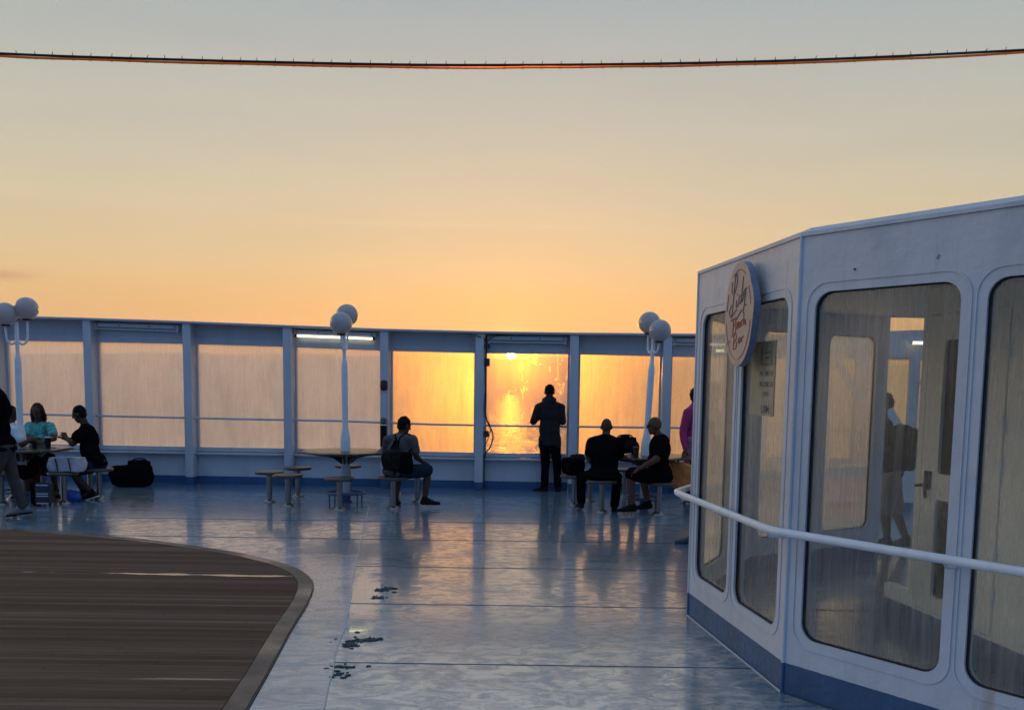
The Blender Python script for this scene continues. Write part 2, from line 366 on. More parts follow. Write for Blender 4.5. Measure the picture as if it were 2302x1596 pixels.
t = MT('clean_glass'); t.out(t.mixsh(t.math('MULTIPLY', t.sh('ShaderNodeFresnel', IOR=1.45), .8), t.sh('ShaderNodeBsdfTransparent', Color=(.97, .97, .96, 1)), t.sh('ShaderNodeBsdfGlossy', Color=(1, 1, 1, 1), Roughness=.03))); M['glass'] = t.m
t = MT('tinted_dirty_glass')
st = t.noise(scale=(1, 1, .05), sc=30, detail=5, rough=.7); lo = t.noise(scale=(1, 1, .4), sc=3, detail=4)
dirt = t.math('MULTIPLY', t.ramp(st, [(.4, .26), (.72, .56)]), t.ramp(lo, [(.35, .65), (.7, 1.)]))
film = t.mixsh(.72, t.sh('ShaderNodeBsdfDiffuse', Color=(.72, .66, .56, 1)), t.mixsh(.62, t.sh('ShaderNodeBsdfTranslucent', Color=(.95, .9, .82, 1)), t.sh('ShaderNodeBsdfRefraction', Color=(.95, .92, .86, 1), Roughness=.55, IOR=1.15)))
clr = t.mixsh(t.math('MULTIPLY', t.sh('ShaderNodeFresnel', IOR=1.3), .75), t.sh('ShaderNodeBsdfTransparent', Color=(.95, .95, .92, 1)), t.sh('ShaderNodeBsdfGlossy', Color=(1, 1, 1, 1), Roughness=.02))
t.out(t.mixsh(dirt, clr, film)); M['pavglass'] = t.m
t = MT('clear_inner_glass'); t.out(t.sh('ShaderNodeBsdfTransparent', Color=(.97, .98, .96, 1))); M['pavinner'] = t.m
M['darkpane'] = simple('dark_tinted_door_glass', (.05, .045, .03), .12, var=.2, sc=4)

# sea and far shore
t = MT('sea_water'); px, py, pz = t.pos()
w1 = t.noise(scale=(1, .30, 1), sc=.13, detail=6, rough=.62, dist=.5); w2 = t.noise(scale=(1, .30, 1), sc=.34, detail=4, rough=.6, dist=.4)
t.set('Base Color', (.14, .15, .17, 1)); t.set('Roughness', .40); t.set('IOR', 1.4); t.set('Specular IOR Level', .10)
t.set('Normal', t.bump(w2, 1.0, .8, t.bump(w1, 1.0, 3.6))); M['sea'] = t.m
t = MT('wooded_far_shore'); f = t.noise(sc=.004, detail=8, rough=.7)
t.set('Base Color', t.ramp(f, [(.3, (.10, .09, .07)), (.7, (.24, .20, .15))])); t.set('Roughness', .95); t.set('Specular IOR Level', .0); M['shore'] = t.m
# rope light
t = MT('amber_rope_light_tube'); t.set('Base Color', (.85, .20, .015, 1)); t.set('Roughness', .3); t.set('Transmission Weight', .6); t.set('IOR', 1.3); M['ropelight'] = t.m
M['sign'] = simple('cream_sign_board', (.50, .38, .31), .6, var=.08, sc=8)
M['sign_edge'] = simple('blue_grey_sign_edge', (.16, .19, .28), .6)
M['ink_grey'] = simple('grey_lettering', (.20, .155, .15), .6); M['ink_red'] = simple('red_lettering', (.42, .13, .08), .6)
t = MT('translucent_notice_sheet'); t.out(t.mixsh(.5, t.sh('ShaderNodeBsdfDiffuse', Color=(.75, .72, .62, 1)), t.sh('ShaderNodeBsdfTranslucent', Color=(.8, .74, .6, 1)))); M['notice'] = t.m
M['ink'] = simple('black_ink', (.02, .02, .02), .7)

# ------------------------------------------------------------------ mesh helpers
class MB:
    def __init__(s): s.v = []; s.f = []; s.mi = []
    def add(s, vs, fs, mi=0):
        o = len(s.v); s.v += [V(p) for p in vs]; s.f += [tuple(i + o for i in q) for q in fs]; s.mi += [mi] * len(fs); return s
    def hexa(s, p, mi=0):   # 8 points: bottom 0-3, top 4-7
        return s.add(p, [(0, 3, 2, 1), (4, 5, 6, 7), (0, 1, 5, 4), (1, 2, 6, 5), (2, 3, 7, 6), (3, 0, 4, 7)], mi)
    def box(s, c, d, mi=0, mat=None):
        c = V(c); x, y, z = d[0] / 2, d[1] / 2, d[2] / 2
        p = [V((-x, -y, -z)), V((x, -y, -z)), V((x, y, -z)), V((-x, y, -z)), V((-x, -y, z)), V((x, -y, z)), V((x, y, z)), V((-x, y, z))]
        if mat: p = [mat @ q for q in p]
        return s.hexa([c + q for q in p], mi)
    def lathe(s, prof, c=(0, 0, 0), n=24, mi=0, axis=None):
        c = V(c); vs = []; fs = []
        q = V((0, 0, 1)).rotation_difference(V(axis).normalized()) if axis is not None else None
        for r, z in prof:
            for k in range(n):
                a = 2 * math.pi * k / n; p = V((r * math.cos(a), r * math.sin(a), z))
                vs.append(c + (q @ p if q else p))
        for j in range(len(prof) - 1):
            for k in range(n): fs.append((j * n + k, j * n + (k + 1) % n, (j + 1) * n + (k + 1) % n, (j + 1) * n + k))
        fs.append(tuple(range(n))[::-1]); fs.append(tuple(range((len(prof) - 1) * n, len(prof) * n)))
        return s.add(vs, fs, mi)
    def tube(s, pts, r, n=10, mi=0, closed=False):
        pts = [V(p) for p in pts]; vs = []; fs = []; m = len(pts); prev = None
        for i, p in enumerate(pts):
            a = pts[(i - 1) % m] if (i or closed) else p; b = pts[(i + 1) % m] if (i < m - 1 or closed) else p
            d = (b - a).normalized()
            if prev is None: u = d.orthogonal().normalized()
            else: u = (prev - d * prev.dot(d)).normalized()
            prev = u; w = d.cross(u); rr = r[i] if isinstance(r, (list, tuple)) else r
            for k in range(n):
                t_ = 2 * math.pi * k / n; vs.append(p + (u * math.cos(t_) + w * math.sin(t_)) * rr)
        for i in range(m if closed else m - 1):
            for k in range(n):
                j = (i + 1) % m; fs.append((i * n + k, i * n + (k + 1) % n, j * n + (k + 1) % n, j * n + k))
        if not closed: fs.append(tuple(range(n))[::-1]); fs.append(tuple(range((m - 1) * n, m * n)))
        return s.add(vs, fs, mi)
    def sphere(s, c, r, n=24, m=14, mi=0):
        pr = [(max(1e-4, math.sin(math.pi * i / m)) , -math.cos(math.pi * i / m)) for i in range(m + 1)]
        rr = r if isinstance(r, (tuple, list)) else (r, r, r); c = V(c); o = len(s.v)
        s.lathe(pr, (0, 0, 0), n, mi)
        for i in range(o, len(s.v)): p = s.v[i]; s.v[i] = c + V((p.x * rr[0], p.y * rr[1], p.z * rr[2]))
        return s
    def mesh(s, name, mats, smooth=False, origin=V((0, 0, 0)), bevel=0):
        me = bpy.data.meshes.new(name); me.from_pydata([tuple(p - origin) for p in s.v], [], s.f)
        bm = bmesh.new(); bm.from_mesh(me); bmesh.ops.recalc_face_normals(bm, faces=bm.faces)
        bm.to_mesh(me); bm.free()
        for m in (mats if isinstance(mats, (list, tuple)) else [mats]): me.materials.append(m)
        for i, p in enumerate(me.polygons): p.material_index = s.mi[i]; p.use_smooth = smooth
        if smooth: me.set_sharp_from_angle(angle=R(42))
        return me
    def build(s, name, mats, parent=None, smooth=False, bevel=0):
        org = V(parent_origin(parent)) if parent else V((0, 0, 0))
        me = s.mesh(name, mats, smooth, org)
        if bevel:
            bm = bmesh.new(); bm.from_mesh(me)
            es = [e for e in bm.edges if len(e.link_faces) == 2 and e.calc_face_angle(0) > .5]
            bmesh.ops.bevel(bm, geom=es, offset=bevel, segments=2, affect='EDGES', profile=.6, clamp_overlap=True)
            bm.to_mesh(me); bm.free()
            for p in me.polygons: p.use_smooth = True
            me.set_sharp_from_angle(angle=R(50))
        o = bpy.data.objects.new(name, me); COL.objects.link(o)
        if parent: o.parent = parent
        return o
def parent_origin(p):
    o = V((0, 0, 0))
    while p is not None: o += p.location; p = p.parent
    return o
def empty(name, loc, label=None, cat=None, group=None):
    o = bpy.data.objects.new(name, None); COL.objects.link(o); o.location = loc; o.empty_display_size = .1
    return tag(o, label, cat, group)
def tag(o, label=None, cat=None, group=None, kind=None):
    for k, v in (('label', label), ('category', cat), ('group', group), ('kind', kind)):
        if v: o[k] = v
    return o
def copy_tree(o, parent=None):
    c = o.copy(); COL.objects.link(c)
    if parent: c.parent = parent
    for ch in list(o.children): copy_tree(ch, c)
    return c
def arc(cx, cy, r, a0, a1, n):
    return [(cx + r * math.cos(R(a0 + (a1 - a0) * i / n)), cy + r * math.sin(R(a0 + (a1 - a0) * i / n))) for i in range(n + 1)]
def rrect(x0, y0, x1, y1, r, n=6):
    return arc(x1 - r, y1 - r, r, 0, 90, n) + arc(x0 + r, y1 - r, r, 90, 180, n) + arc(x0 + r, y0 + r, r, 180, 270, n) + arc(x1 - r, y0 + r, r, 270, 360, n)
def plate(mb, outer, holes, frame, d0, d1, mi=0):
    """extruded 2-D polygon with holes; frame=(origin, u, v, n); from depth d0 to d1 along n"""
    o, u, v, n = frame; loops = [outer] + holes
    pts = [p for l in loops for p in l]
    tris = tessellate_polygon([[V((p[0], p[1], 0)) for p in l] for l in loops])
    k = len(pts)
    vs = [o + u * p[0] + v * p[1] + n * d0 for p in pts] + [o + u * p[0] + v * p[1] + n * d1 for p in pts]
    fs = [tuple(t_) for t_ in tris] + [tuple(i + k for i in t_)[::-1] for t_ in tris]
    b = 0
    for l in loops:
        m = len(l)
        for i in range(m): j = (i + 1) % m; fs.append((b + i, b + j, b + j + k, b + i + k))
        b += m
    return mb.add(vs, fs, mi)
def ringplate(mb, outer, inner, frame, d0, d1, mi=0):  # two loops with equal counts
    o, u, v, n = frame; k = len(outer)
    vs = [o + u * p[0] + v * p[1] + n * d for d in (d0, d1) for l in (outer, inner) for p in l]
    fs = []
    for i in range(k):
        j = (i + 1) % k
        fs += [(i, j, k + j, k + i), (2 * k + i, 3 * k + i, 3 * k + j, 2 * k + j), (i, 2 * k + i, 2 * k + j, j), (k + i, k + j, 3 * k + j, 3 * k + i)]
    return mb.add(vs, fs, mi)
Z = V((0, 0, 1))

# ------------------------------------------------------------------ the setting: sea, shore, deck
mb = MB(); mb.add([(-60000, -20000, -25), (60000, -20000, -25), (60000, 90000, -25), (-60000, 90000, -25)], [(0, 1, 2, 3)])
tag(mb.build('sea', M['sea']), kind='structure')
mb = MB(); n = 260
ridge = []
for i in range(n + 1):
    x = -14000 + 28000 * i / n
    h = 395 + 45 * math.exp(-((x + 4600) / 2600) ** 2) + 30 * math.sin(x / 2300 + 1.2) + 34 * (noise.noise(V((x / 900, 3, 0)))) + 16 * noise.noise(V((x / 250, 9, 0)))
    h -= 34 * math.exp(-((x + 20) / 420) ** 2); ridge.append((x, h))
for j, (yy, k) in enumerate(((11800, 0), (12000, .10), (12400, .45), (12900, .75), (13500, 1.0), (15500, .6), (17500, 0))):
    for i, (x, h) in enumerate(ridge):
        mb.v.append(V((x, yy + 160 * noise.noise(V((x / 700, j * .7, 2))), -26 + (h * k * (1 + (0 if k == 1 else .25 * noise.noise(V((x / 500, j, 5)))))))))
for j in range(6):
    for i in range(n): a = j * (n + 1) + i; mb.f.append((a, a + 1, a + n + 2, a + n + 1)); mb.mi.append(0)
tag(mb.build('hills', M['shore'], smooth=True), kind='structure')

mb = MB(); mb.hexa([V(p) for p in ((-14, -14, -.4), (12, -14, -.4), (12, 15.1, -.4), (-14, 16.4, -.4), (-14, -14, 0), (12, -14, 0), (12, 15.1, 0), (-14, 16.4, 0))])
tag(mb.build('deck_floor', M['deck']), kind='structure')

def smoothpts(pts, n=8, closed=False):
    P = [V(p) for p in pts]; out = []; m = len(P)
    for i in range(m if closed else m - 1):
        p0 = P[(i - 1) % m] if (i or closed) else P[i]; p1 = P[i]; p2 = P[(i + 1) % m]; p3 = P[(i + 2) % m] if (i + 2 < m or closed) else P[(i + 1) % m]
        for k in range(n):
            s_ = k / n
            out.append(.5 * ((2 * p1) + (p2 - p0) * s_ + (2 * p0 - 5 * p1 + 4 * p2 - p3) * s_ ** 2 + (3 * p1 - p0 - 3 * p2 + p3) * s_ ** 3))
    if not closed: out.append(P[-1])
    return out
edge = smoothpts([(-12, 12.3, 0), (-8.5, 11.33, 0), (-5.92, 10.6, 0), (-4.18, 10.05, 0), (-2.97, 9.4, 0), (-2.4, 8.96, 0), (-2.06, 8.6, 0), (-1.83, 8.2, 0), (-1.69, 7.78, 0), (-1.60, 7.14, 0),
                  (-1.55, 6.47, 0), (-1.48, 5.72, 0), (-1.42, 5.05, 0), (-1.30, 3.5, 0), (-1.1, 0, 0), (-1.0, -6, 0)], 8)
def offset2(pts, d):
    out = []
    for i, p in enumerate(pts):
        a = pts[max(0, i - 1)]; b = pts[min(len(pts) - 1, i + 1)]; t_ = (b - a).normalized(); out.append(p + V((t_.y, -t_.x, 0)) * d)
    return out
def strip(a, b, z0, z1, mb=None):
    mb = mb or MB(); n = len(a)
    vs = [V((p.x, p.y, z1)) for p in a] + [V((p.x, p.y, z1)) for p in b] + [V((p.x, p.y, z0)) for p in a] + [V((p.x, p.y, z0)) for p in b]
    fs = []
    for i in range(n - 1):
        fs += [(i, i + 1, n + i + 1, n + i), (2 * n + i, 2 * n + i + 1, i + 1, i), (n + i, n + i + 1, 3 * n + i + 1, 3 * n + i)]
    return mb.add(vs, fs)
inner_e = offset2(edge, .13)
mb = MB()
poly = [(p.x, p.y) for p in inner_e] + [(-12, -6)]
plate(mb, poly, [], (V((0, 0, 0)), V((1, 0, 0)), V((0, 1, 0)), Z), .0, .016)
tag(mb.build('teak_deck', M['teak']), kind='structure')
tag(strip(offset2(edge, .004), offset2(edge, .124), 0, .018).build('teak_border', M['border']), kind='structure')
tag(strip(offset2(edge, -.006), offset2(edge, .004), 0, .012).build('deck_edge_caulk', M['caulk']), kind='structure')
seaml = smoothpts([(-2.01, 12.93, 0), (-1.72, 10.6, 0), (-1.44, 8.36, 0), (-1.33, 7.6, 0), (-1.23, 6.88, 0), (-1.10, 5.65, 0), (-1.0, 4.8, 0), (-.9, 3.4, 0)], 10)
ap0 = [p for p in seaml if p.y < 9.4]
m_ = len(ap0)
ap1 = []
oe = offset2(edge, -.008)
oe2 = [p for p in oe if 3.4 <= p.y <= 9.25 and p.x > -3]
for i in range(m_):
    s_ = i / (m_ - 1) * (len(oe2) - 1); k = min(int(s_), len(oe2) - 2); ap1.append(oe2[k].lerp(oe2[k + 1], s_ - k))
tag(strip(ap1, ap0, -.02, .004).build('deck_apron', M['apron']), kind='structure')
mb = MB(); mb.tube([p + V((noise.noise(p * 3) * .012, 0, .002)) for p in seaml], .006, 6)
tag(mb.build('apron_weld_seam', M['weld_pale'], smooth=True), kind='structure')
mb = MB()
for k, yy in enumerate((11.61, 10.26, 8.715, 7.215, 5.655, 4.1)):
    x0 = np.interp(-yy, [-12.93, -8.36, -5.65, -3.4], [-2.01, -1.44, -1.10, -.9]) if yy < 9.5 else -9 + (12 - yy)
    if yy > 9.5: x0 = -7.4 if yy > 11 else -4.6
    mb.tube([(x, yy + .006 * noise.noise(V((x * 2, yy, 0))) - .012 * x * .5, .0004) for x in np.linspace(x0, 9, 60)], .0032, 6)
tag(mb.build('deck_plate_seams', M['weld'], smooth=True), kind='structure')
def blot(c, rx, ry, seed, z, thr=None, n=46, rough=.5):
    out = []
    for i in range(n):
        a = 2 * math.pi * i / n; r = 1 + rough * noise.noise(V((math.cos(a) * 1.6, math.sin(a) * 1.6, seed))) + rough * .6 * noise.noise(V((math.cos(a) * 5, math.sin(a) * 5, seed + 9)))
        out.append(V((c[0] + rx * r * math.cos(a), c[1] + ry * r * math.sin(a), z)))
    return out
def sheet(mb, loop, h=.0015):
    n = len(loop); c = sum(loop, V()) / n
    vs = loop + [p - Z * h for p in loop]
    fs = [tuple(range(n)), tuple(range(n, 2 * n))[::-1]] + [(i, i + n, (i + 1) % n + n, (i + 1) % n) for i in range(n)]
    return mb.add(vs, fs)
mb = MB()
rg = random.Random(4)
for i, (px_, py_, rx, ry) in enumerate(((858, 1326, .055, .05), (878, 1322, .035, .022), (852, 1344, .035, .022), (812, 1439, .075, .045), (786, 1450, .045, .06), (838, 1437, .04, .018), (765, 1499, .06, .016), (760, 1515, .02, .025))):
    p = at(px_, py_); sheet(mb, blot((p.x, p.y), rx, ry, i * 2.3 + 40, .0065, n=110, rough=1.25), .0055)
    for k in range(7):
        q = p + V((rg.gauss(0, rx * 1.3), rg.gauss(0, ry * 1.8), 0)); r_ = rg.uniform(.004, .013); sheet(mb, blot((q.x, q.y), r_ * 1.4, r_, i * 9 + k, .0062, n=14, rough=1.0), .005)
tag(mb.build('bare_deck_patches', M['barepatch']), kind='structure')

# ------------------------------------------------------------------ windscreen wall at the ship's side
YAW = -.049
wu = V((1, YAW, 0)).normalized(); wn = V((wu.y, -wu.x, 0))   # wn points to the camera
w0 = V((0, 15.41, 0))
def wp(u, w, z): return w0 + wu * u + wn * w + Z * z
def wm(x, y, off=0.): p = onpl(x, y, w0 + wn * off, wn); return (p - w0).dot(wu), p.z
def prof(pts, off):
    a = sorted(wm(x, y, off) for x, y in pts); xs = [q[0] for q in a]; zs = [q[1] for q in a]
    sl_ = (zs[1] - zs[0]) / (xs[1] - xs[0])
    return lambda u: float(np.interp(u, xs, zs)) + (min(0, u - xs[0]) * sl_ if u < xs[0] else 0)
PD = .24
topf = prof([(100, 712), (320, 718), (540, 727), (755, 735), (970, 743), (1180, 746), (1380, 749), (1565, 750)], PD)
wtop = prof([(100, 767), (320, 771), (540, 776), (755, 784), (970, 793), (1180, 795), (1380, 798), (1540, 803)], 0)
wbot = prof([(320, 1002), (540, 1006), (755, 1009), (970, 1016), (1180, 1018), (1380, 1021)], 0)
railf = prof([(320, 937), (540, 942), (755, 946), (970, 954), (1180, 958), (1380, 960), (1540, 962)], .13)
postu = [wm(x, 900, PD)[0] for x in (-7, 199.5, 422, 646, 863.5, 1077, 1289.5, 1498)]
while postu[-1] < 9: postu.append(postu[-1] + 1.57)
postu.insert(0, postu[0] - 1.6)
PW = .135
def wbar(mb, u0, u1, z0f, z1f, wa, wb, mi=0):
    return mb.hexa([wp(u0, wa, z0f(u0)), wp(u1, wa, z0f(u1)), wp(u1, wb, z0f(u1)), wp(u0, wb, z0f(u0)), wp(u0, wa, z1f(u0)), wp(u1, wa, z1f(u1)), wp(u1, wb, z1f(u1)), wp(u0, wb, z1f(u0))], mi)
wall = empty('windscreen_wall', w0, 'long white steel wall of salt streaked windows at the deck edge', 'wall')
c_ = lambda v: (lambda u: v)
mb = MB()
for i in range(len(postu) - 1): wbar(mb, postu[i], postu[i + 1], lambda u: topf(u) - .035, topf, -.05, PD + .03)
mb.build('top_rail', M['wall'], wall, bevel=.006)
for u in postu[:-1]:
    wbar(MB(), u - PW / 2, u + PW / 2, c_(0), lambda u: topf(u) - .036, 0.0, PD).build('post', M['wall'], wall, bevel=.008)
kinds = {}
for i in range(len(postu) - 1):
    a, b = postu[i] + PW / 2 + .001, postu[i + 1] - PW / 2 - .001
    fa, fb = a + .035, b - .035
    wbar(MB(), a, b, lambda u: wtop(u) + .10, lambda u: topf(u) - .036, -.04, .02).build('header_panel', M['wall'], wall)
    wbar(MB(), a, b, c_(0.), lambda u: wbot(u) - .07, -.04, .02).build('lower_panel', M['wall'], wall)
    wbar(MB(), a, b, lambda u: wbot(u) - .115, lambda u: wbot(u) - .085, .0205, .14).build('sill_ledge', M['wall'], wall, bevel=.004)
    fr_ = MB()
    wbar(fr_, a, b, wtop, lambda u: wtop(u) + .099, -.045, .045); wbar(fr_, a, b, lambda u: wbot(u) - .069, wbot, -.045, .045)
    wbar(fr_, a, fa, lambda u: wbot(u) + .0005, lambda u: wtop(u) - .0005, -.045, .045); wbar(fr_, fb, b, lambda u: wbot(u) + .0005, lambda u: wtop(u) - .0005, -.045, .045)
    fr = fr_.build('window_frame', M['wall'], wall)
    pane = MB()
    e0, e1 = (lambda u: wbot(u) + .001), (lambda u: wtop(u) - .001)
    pane.hexa([wp(q, w, f(q)) for f in (e0, e1) for q, w in ((fa + .001, -.006), (fb - .001, -.006), (fb - .001, .006), (fa + .001, .006))])
    # sea side face carries the salt film: face order in hexa -> index 2 is w=-.006 side
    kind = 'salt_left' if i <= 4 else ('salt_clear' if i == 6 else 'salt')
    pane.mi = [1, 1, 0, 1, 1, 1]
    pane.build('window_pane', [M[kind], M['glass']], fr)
    hr = MB(); hr.tube([wp(a - .001, .13, railf(a)), wp((a + b) / 2, .13, railf((a + b) / 2)), wp(b, .13, railf(b))], .0175, 12)
    hr.build('handrail', M['wall'], wall, smooth=True)

# fluorescent fittings under the top rail
def fitting(u0, u1, lit, label, name='fluorescent_lamp', zoff=0.):
    z = topf((u0 + u1) / 2) - .10 + zoff
    t_ = empty(name, wp((u0 + u1) / 2, .08, z), label, 'lamp', 'fluorescent lamps under the top rail')
    b_ = MB(); b_.hexa([wp(u, w, z + dz_ + (topf(u) - topf((u0 + u1) / 2))) for dz_ in (-.03, .03) for u, w in ((u0, .03), (u1, .03), (u1, .10), (u0, .10))])
    b_.build('housing', M['white'], t_, bevel=.004)
    k = MB(); tz = lambda u: z - .062 + (topf(u) - topf((u0 + u1) / 2))
    k.tube([wp(u0 + .05, .08, tz(u0)), wp(u1 - .05, .08, tz(u1))], .016, 12)
    k.build('tube', M['tube_lit' if lit else 'tube_off'], t_, smooth=True)
    for u in (u0 + .03, u1 - .03):
        MB().box(wp(u, .08, tz(u) + .002), (.04, .04, .05)).build('end_cap', M['black' if lit else 'white'], t_)
    for q in (.04, .30, .66, .96):
        u = u0 + (u1 - u0) * q; MB().tube([wp(u, .099, z + topf(u) - topf((u0 + u1) / 2)), wp(u, .106, z + topf(u) - topf((u0 + u1) / 2))], .011, 10).build('screw', M['black'], t_)
    return t_
uu = lambda x, y=760: wm(x, y, .06)[0]
fitting(uu(214), uu(404), False, 'unlit lamp strip under the rail above the second window from the left')
fitting(uu(662), uu(845), True, 'lit lamp strip behind the middle globe lamp post, the only glowing one on the wall')
fitting(uu(1096), uu(1275), False, 'unlit lamp strip above the window where the man in the jacket stands')
fitting(uu(1511), uu(1690), False, 'unlit lamp strip right of the right globe lamp, partly behind the pavilion')
# small fittings and cables on the posts
P4 = postu[5]
e = empty('bulkhead_light', wp(P4, PD, 1.66), 'small dark rounded lamp on the post between lit and golden window', 'wall lamp')
zc = wm(862, 866, PD)[1]
b_ = MB(); plate(b_, rrect(P4 - .058, zc - .085, P4 + .058, zc + .085, .045), [], (w0, wu, Z, wn), PD + .001, PD + .03); b_.build('housing', M['black'], e, bevel=.006)
b_ = MB(); plate(b_, rrect(P4 - .032, zc - .05, P4 + .032, zc + .05, .025), [], (w0, wu, Z, wn), PD + .031, PD + .045); b_.build('cover', M['red'], e, bevel=.004)
za, zb = wm(862, 1003, PD)[1], wm(862, 938, PD)[1]
e = empty('flare_canister', wp(P4, PD + .06, za), 'dark upright cylinder canister strapped to the post behind the man with the backpack', 'canister')
MB().lathe([(.035, 0), (.055, .01), (.055, zb - za - .12), (.05, zb - za - .09)], wp(P4, PD + .06, za), 20).build('body', M['darkfab'], e, smooth=True)
MB().lathe([(.056, 0), (.056, .02)], wp(P4, PD + .06, zb - .13), 20).build('strap', M['white'], e, smooth=True)
MB().lathe([(.052, 0), (.05, .05), (.03, .07)], wp(P4, PD + .06, zb - .075), 20).build('cap', M['conduit'], e, smooth=True)
U5 = postu[6]; ce = U5 + PW / 2 + .03
e = empty('power_cable', wp(ce, .15, 0), 'dark cables and junction boxes running down the post left of the clearest window', 'cable')
pts = [(0, 2.52), (.01, 2.3), (.0, 2.0), (.005, 1.55), (.0, 1.3), (.04, 1.12), (.11, .98), (.13, .86), (.08, .70), (.0, .58), (-.01, .3), (-.005, .02)]
MB().tube(smoothpts([wp(ce + a, .15, b) for a, b in pts], 6), .011, 8).build('cable', M['cable'], e, smooth=True)
pts = [(-.01, 1.6), (-.02, 1.25), (.06, 1.12), (.09, 1.0), (.05, .84), (-.01, .7), (-.015, .3), (-.015, .02)]
MB().tube(smoothpts([wp(ce + a, .17, b) for a, b in pts], 6), .007, 8).build('cable', M['conduit'], e, smooth=True)
for zz, hh in ((2.10, .13), (.93, .10), (2.36, .06)):
    b_ = MB(); plate(b_, rrect(ce - .02, zz - hh / 2, ce + .065, zz + hh / 2, .012), [], (w0, wu, Z, wn), .13, .19); b_.build('junction_box', M['black'], e)
for s_, zz in ((-1, 2.52), (1, 2.5)):
    u1 = ce + (.5 if s_ > 0 else -.62)
    e2 = MB().tube(smoothpts([wp(ce, .15, 2.42), wp(ce + .1 * s_, PD + .01 if s_ < 0 else .12, 2.51), wp(ce + .28 * s_, PD + .01 if s_ < 0 else .1, 2.555), wp(u1, PD + .005 if s_ < 0 else .06, 2.58)], 8), .009, 8).build('cable', M['conduit'], e, smooth=True)

# ------------------------------------------------------------------ pavilion
B0 = V((1.578, 5.202, 0)); aAB = R(-6.77); uAB = V((math.sin(aAB), math.cos(aAB), 0)); A0 = B0 + uAB * 1.787
aBC = R(-36.19); uBC = V((-math.sin(aBC), -math.cos(aBC), 0)); C0 = B0 + uBC * 2.02
aA = R(27); D1 = A0 + V((math.sin(aA), math.cos(aA), 0)) * 1.787
aD = R(59); D2 = D1 + V((math.sin(aD), math.cos(aD), 0)) * 1.85
C1 = C0 + V((math.sin(R(115)), math.cos(R(115)), 0)) * 1.787
H_ = 2.575
pav = empty('glass_pavilion', (B0 + A0) / 2, 'white many-sided deck pavilion with tall rounded windows and blue foot', 'pavilion')
TH = .07
def face(p0, p1, wins, name='wall_panel', gm='pavglass'):
    u = (p1 - p0).normalized(); n = V((u.y, -u.x, 0)); Lf = (p1 - p0).length
    cen = V((3.0, 7.0, 0))
    if (cen - p0).dot(n) > 0: n = -n
    fr = (p0, u, Z, n)
    mb = MB(); plate(mb, [(0, 0), (Lf, 0), (Lf, H_), (0, H_)], [rrect(a, .34, b, 2.268, .095)[::-1] for a, b in wins], fr, -TH, 0)
    w_ = mb.build(name, M['pav'], pav)
    for a, b in wins:
        t1 = MB(); ringplate(t1, rrect(a - .055, .285, b + .055, 2.323, .13), rrect(a - .047, .293, b + .047, 2.315, .124), fr, .0005, .005)
        t1.build('weld_trim', M['pav'], pav)
        t2 = MB(); ringplate(t2, rrect(a - .0005, .3395, b + .0005, 2.2685, .095), rrect(a + .007, .347, b - .007, 2.261, .089), fr, -.040, -.014)
        t2.build('gasket', M['gasket'], pav)
        t3 = MB(); plate(t3, rrect(a + .0072, .3472, b - .0072, 2.2608, .0888), [], fr, -.034, -.027); nt3 = sum(1 for f_ in t3.f if len(f_) == 3) // 2; t3.mi = [1] * nt3 + [0] * nt3 + [1] * (len(t3.f) - 2 * nt3); t3.build('window_pane', [M[gm], M['pavinner']], pav)
    return fr
fAB = face(B0, A0, [(.14, .845), (.98, 1.66)])
fBC = face(B0, C0, [(.105, .92), (1.045, 1.86)])
fAD = face(A0, D1, [(.13, .82), (.95, 1.64)], gm='salt_pav')
fDD = face(D1, D2, [(.1, .85), (.98, 1.68)], gm='salt_pav')
fCC = face(C0, C1, [(.1, .85), (.98, 1.68)])
oBC_ = fBC[3]
# corner beads, a scupper hole and welded studs
for s_, z_ in ((.34, 2.37), (1.30, 2.42)):
    q_ = B0 + uBC * s_ + Z * z_; MB().tube([q_ + oBC_ * .0005, q_ + oBC_ * .004], .006, 10).build('stud', M['gasket'], pav)
for p in (B0, A0, D1, D2, C0):
    mb = MB(); mb.tube([p, p + Z * H_], .012, 10); mb.build('corner_bead', M['pav'], pav, smooth=True)
# roof slab with a lip, and the raised part behind
E1, E2 = V((6.6, 9.6, 0)), V((6.6, 3.2, 0))
outl = [B0, A0, D1, D2, E1, E2, C1, C0]
cen = V((3.5, 6.8, 0))
def ring(pts, s, z): return [(p + (p - cen).normalized() * s).xy.to_3d() + Z * z for p in pts]
def slab(name, pts, z0, z1, s0, s1, mat):
    a = ring(pts, s0, z0); b = ring(pts, s1, z1); n = len(a)
    MB().add(a + b, [tuple(range(n))[::-1], tuple(range(n, 2 * n))] + [(i, (i + 1) % n, (i + 1) % n + n, i + n) for i in range(n)]).build(name, mat, pav)
slab('roof', outl, H_ + .001, H_ + .022, .012, .012, M['pav'])
slab('roof', outl, H_ + .023, H_ + .06, -.06, -.09, M['pav'])
slab('ceiling', outl, H_ - .11, H_ - .08, -.09, -.09, M['ceiling'])
rp = [V((2.9, 4.75, 0)), V((3.3, 6.5, 0)), V((6.2, 8.6, 0)), V((6.2, 3.4, 0)), V((4.2, 3.0, 0))]
MB().add([p + Z * (H_ + .061) for p in rp] + [p + (cen - p) * .12 + Z * (H_ + .22) for p in rp], [tuple(range(5))[::-1], tuple(range(5, 10))] + [(i, (i + 1) % 5, (i + 1) % 5 + 5, i + 5) for i in range(5)]).build('roof_hatch', M['pav'], pav)
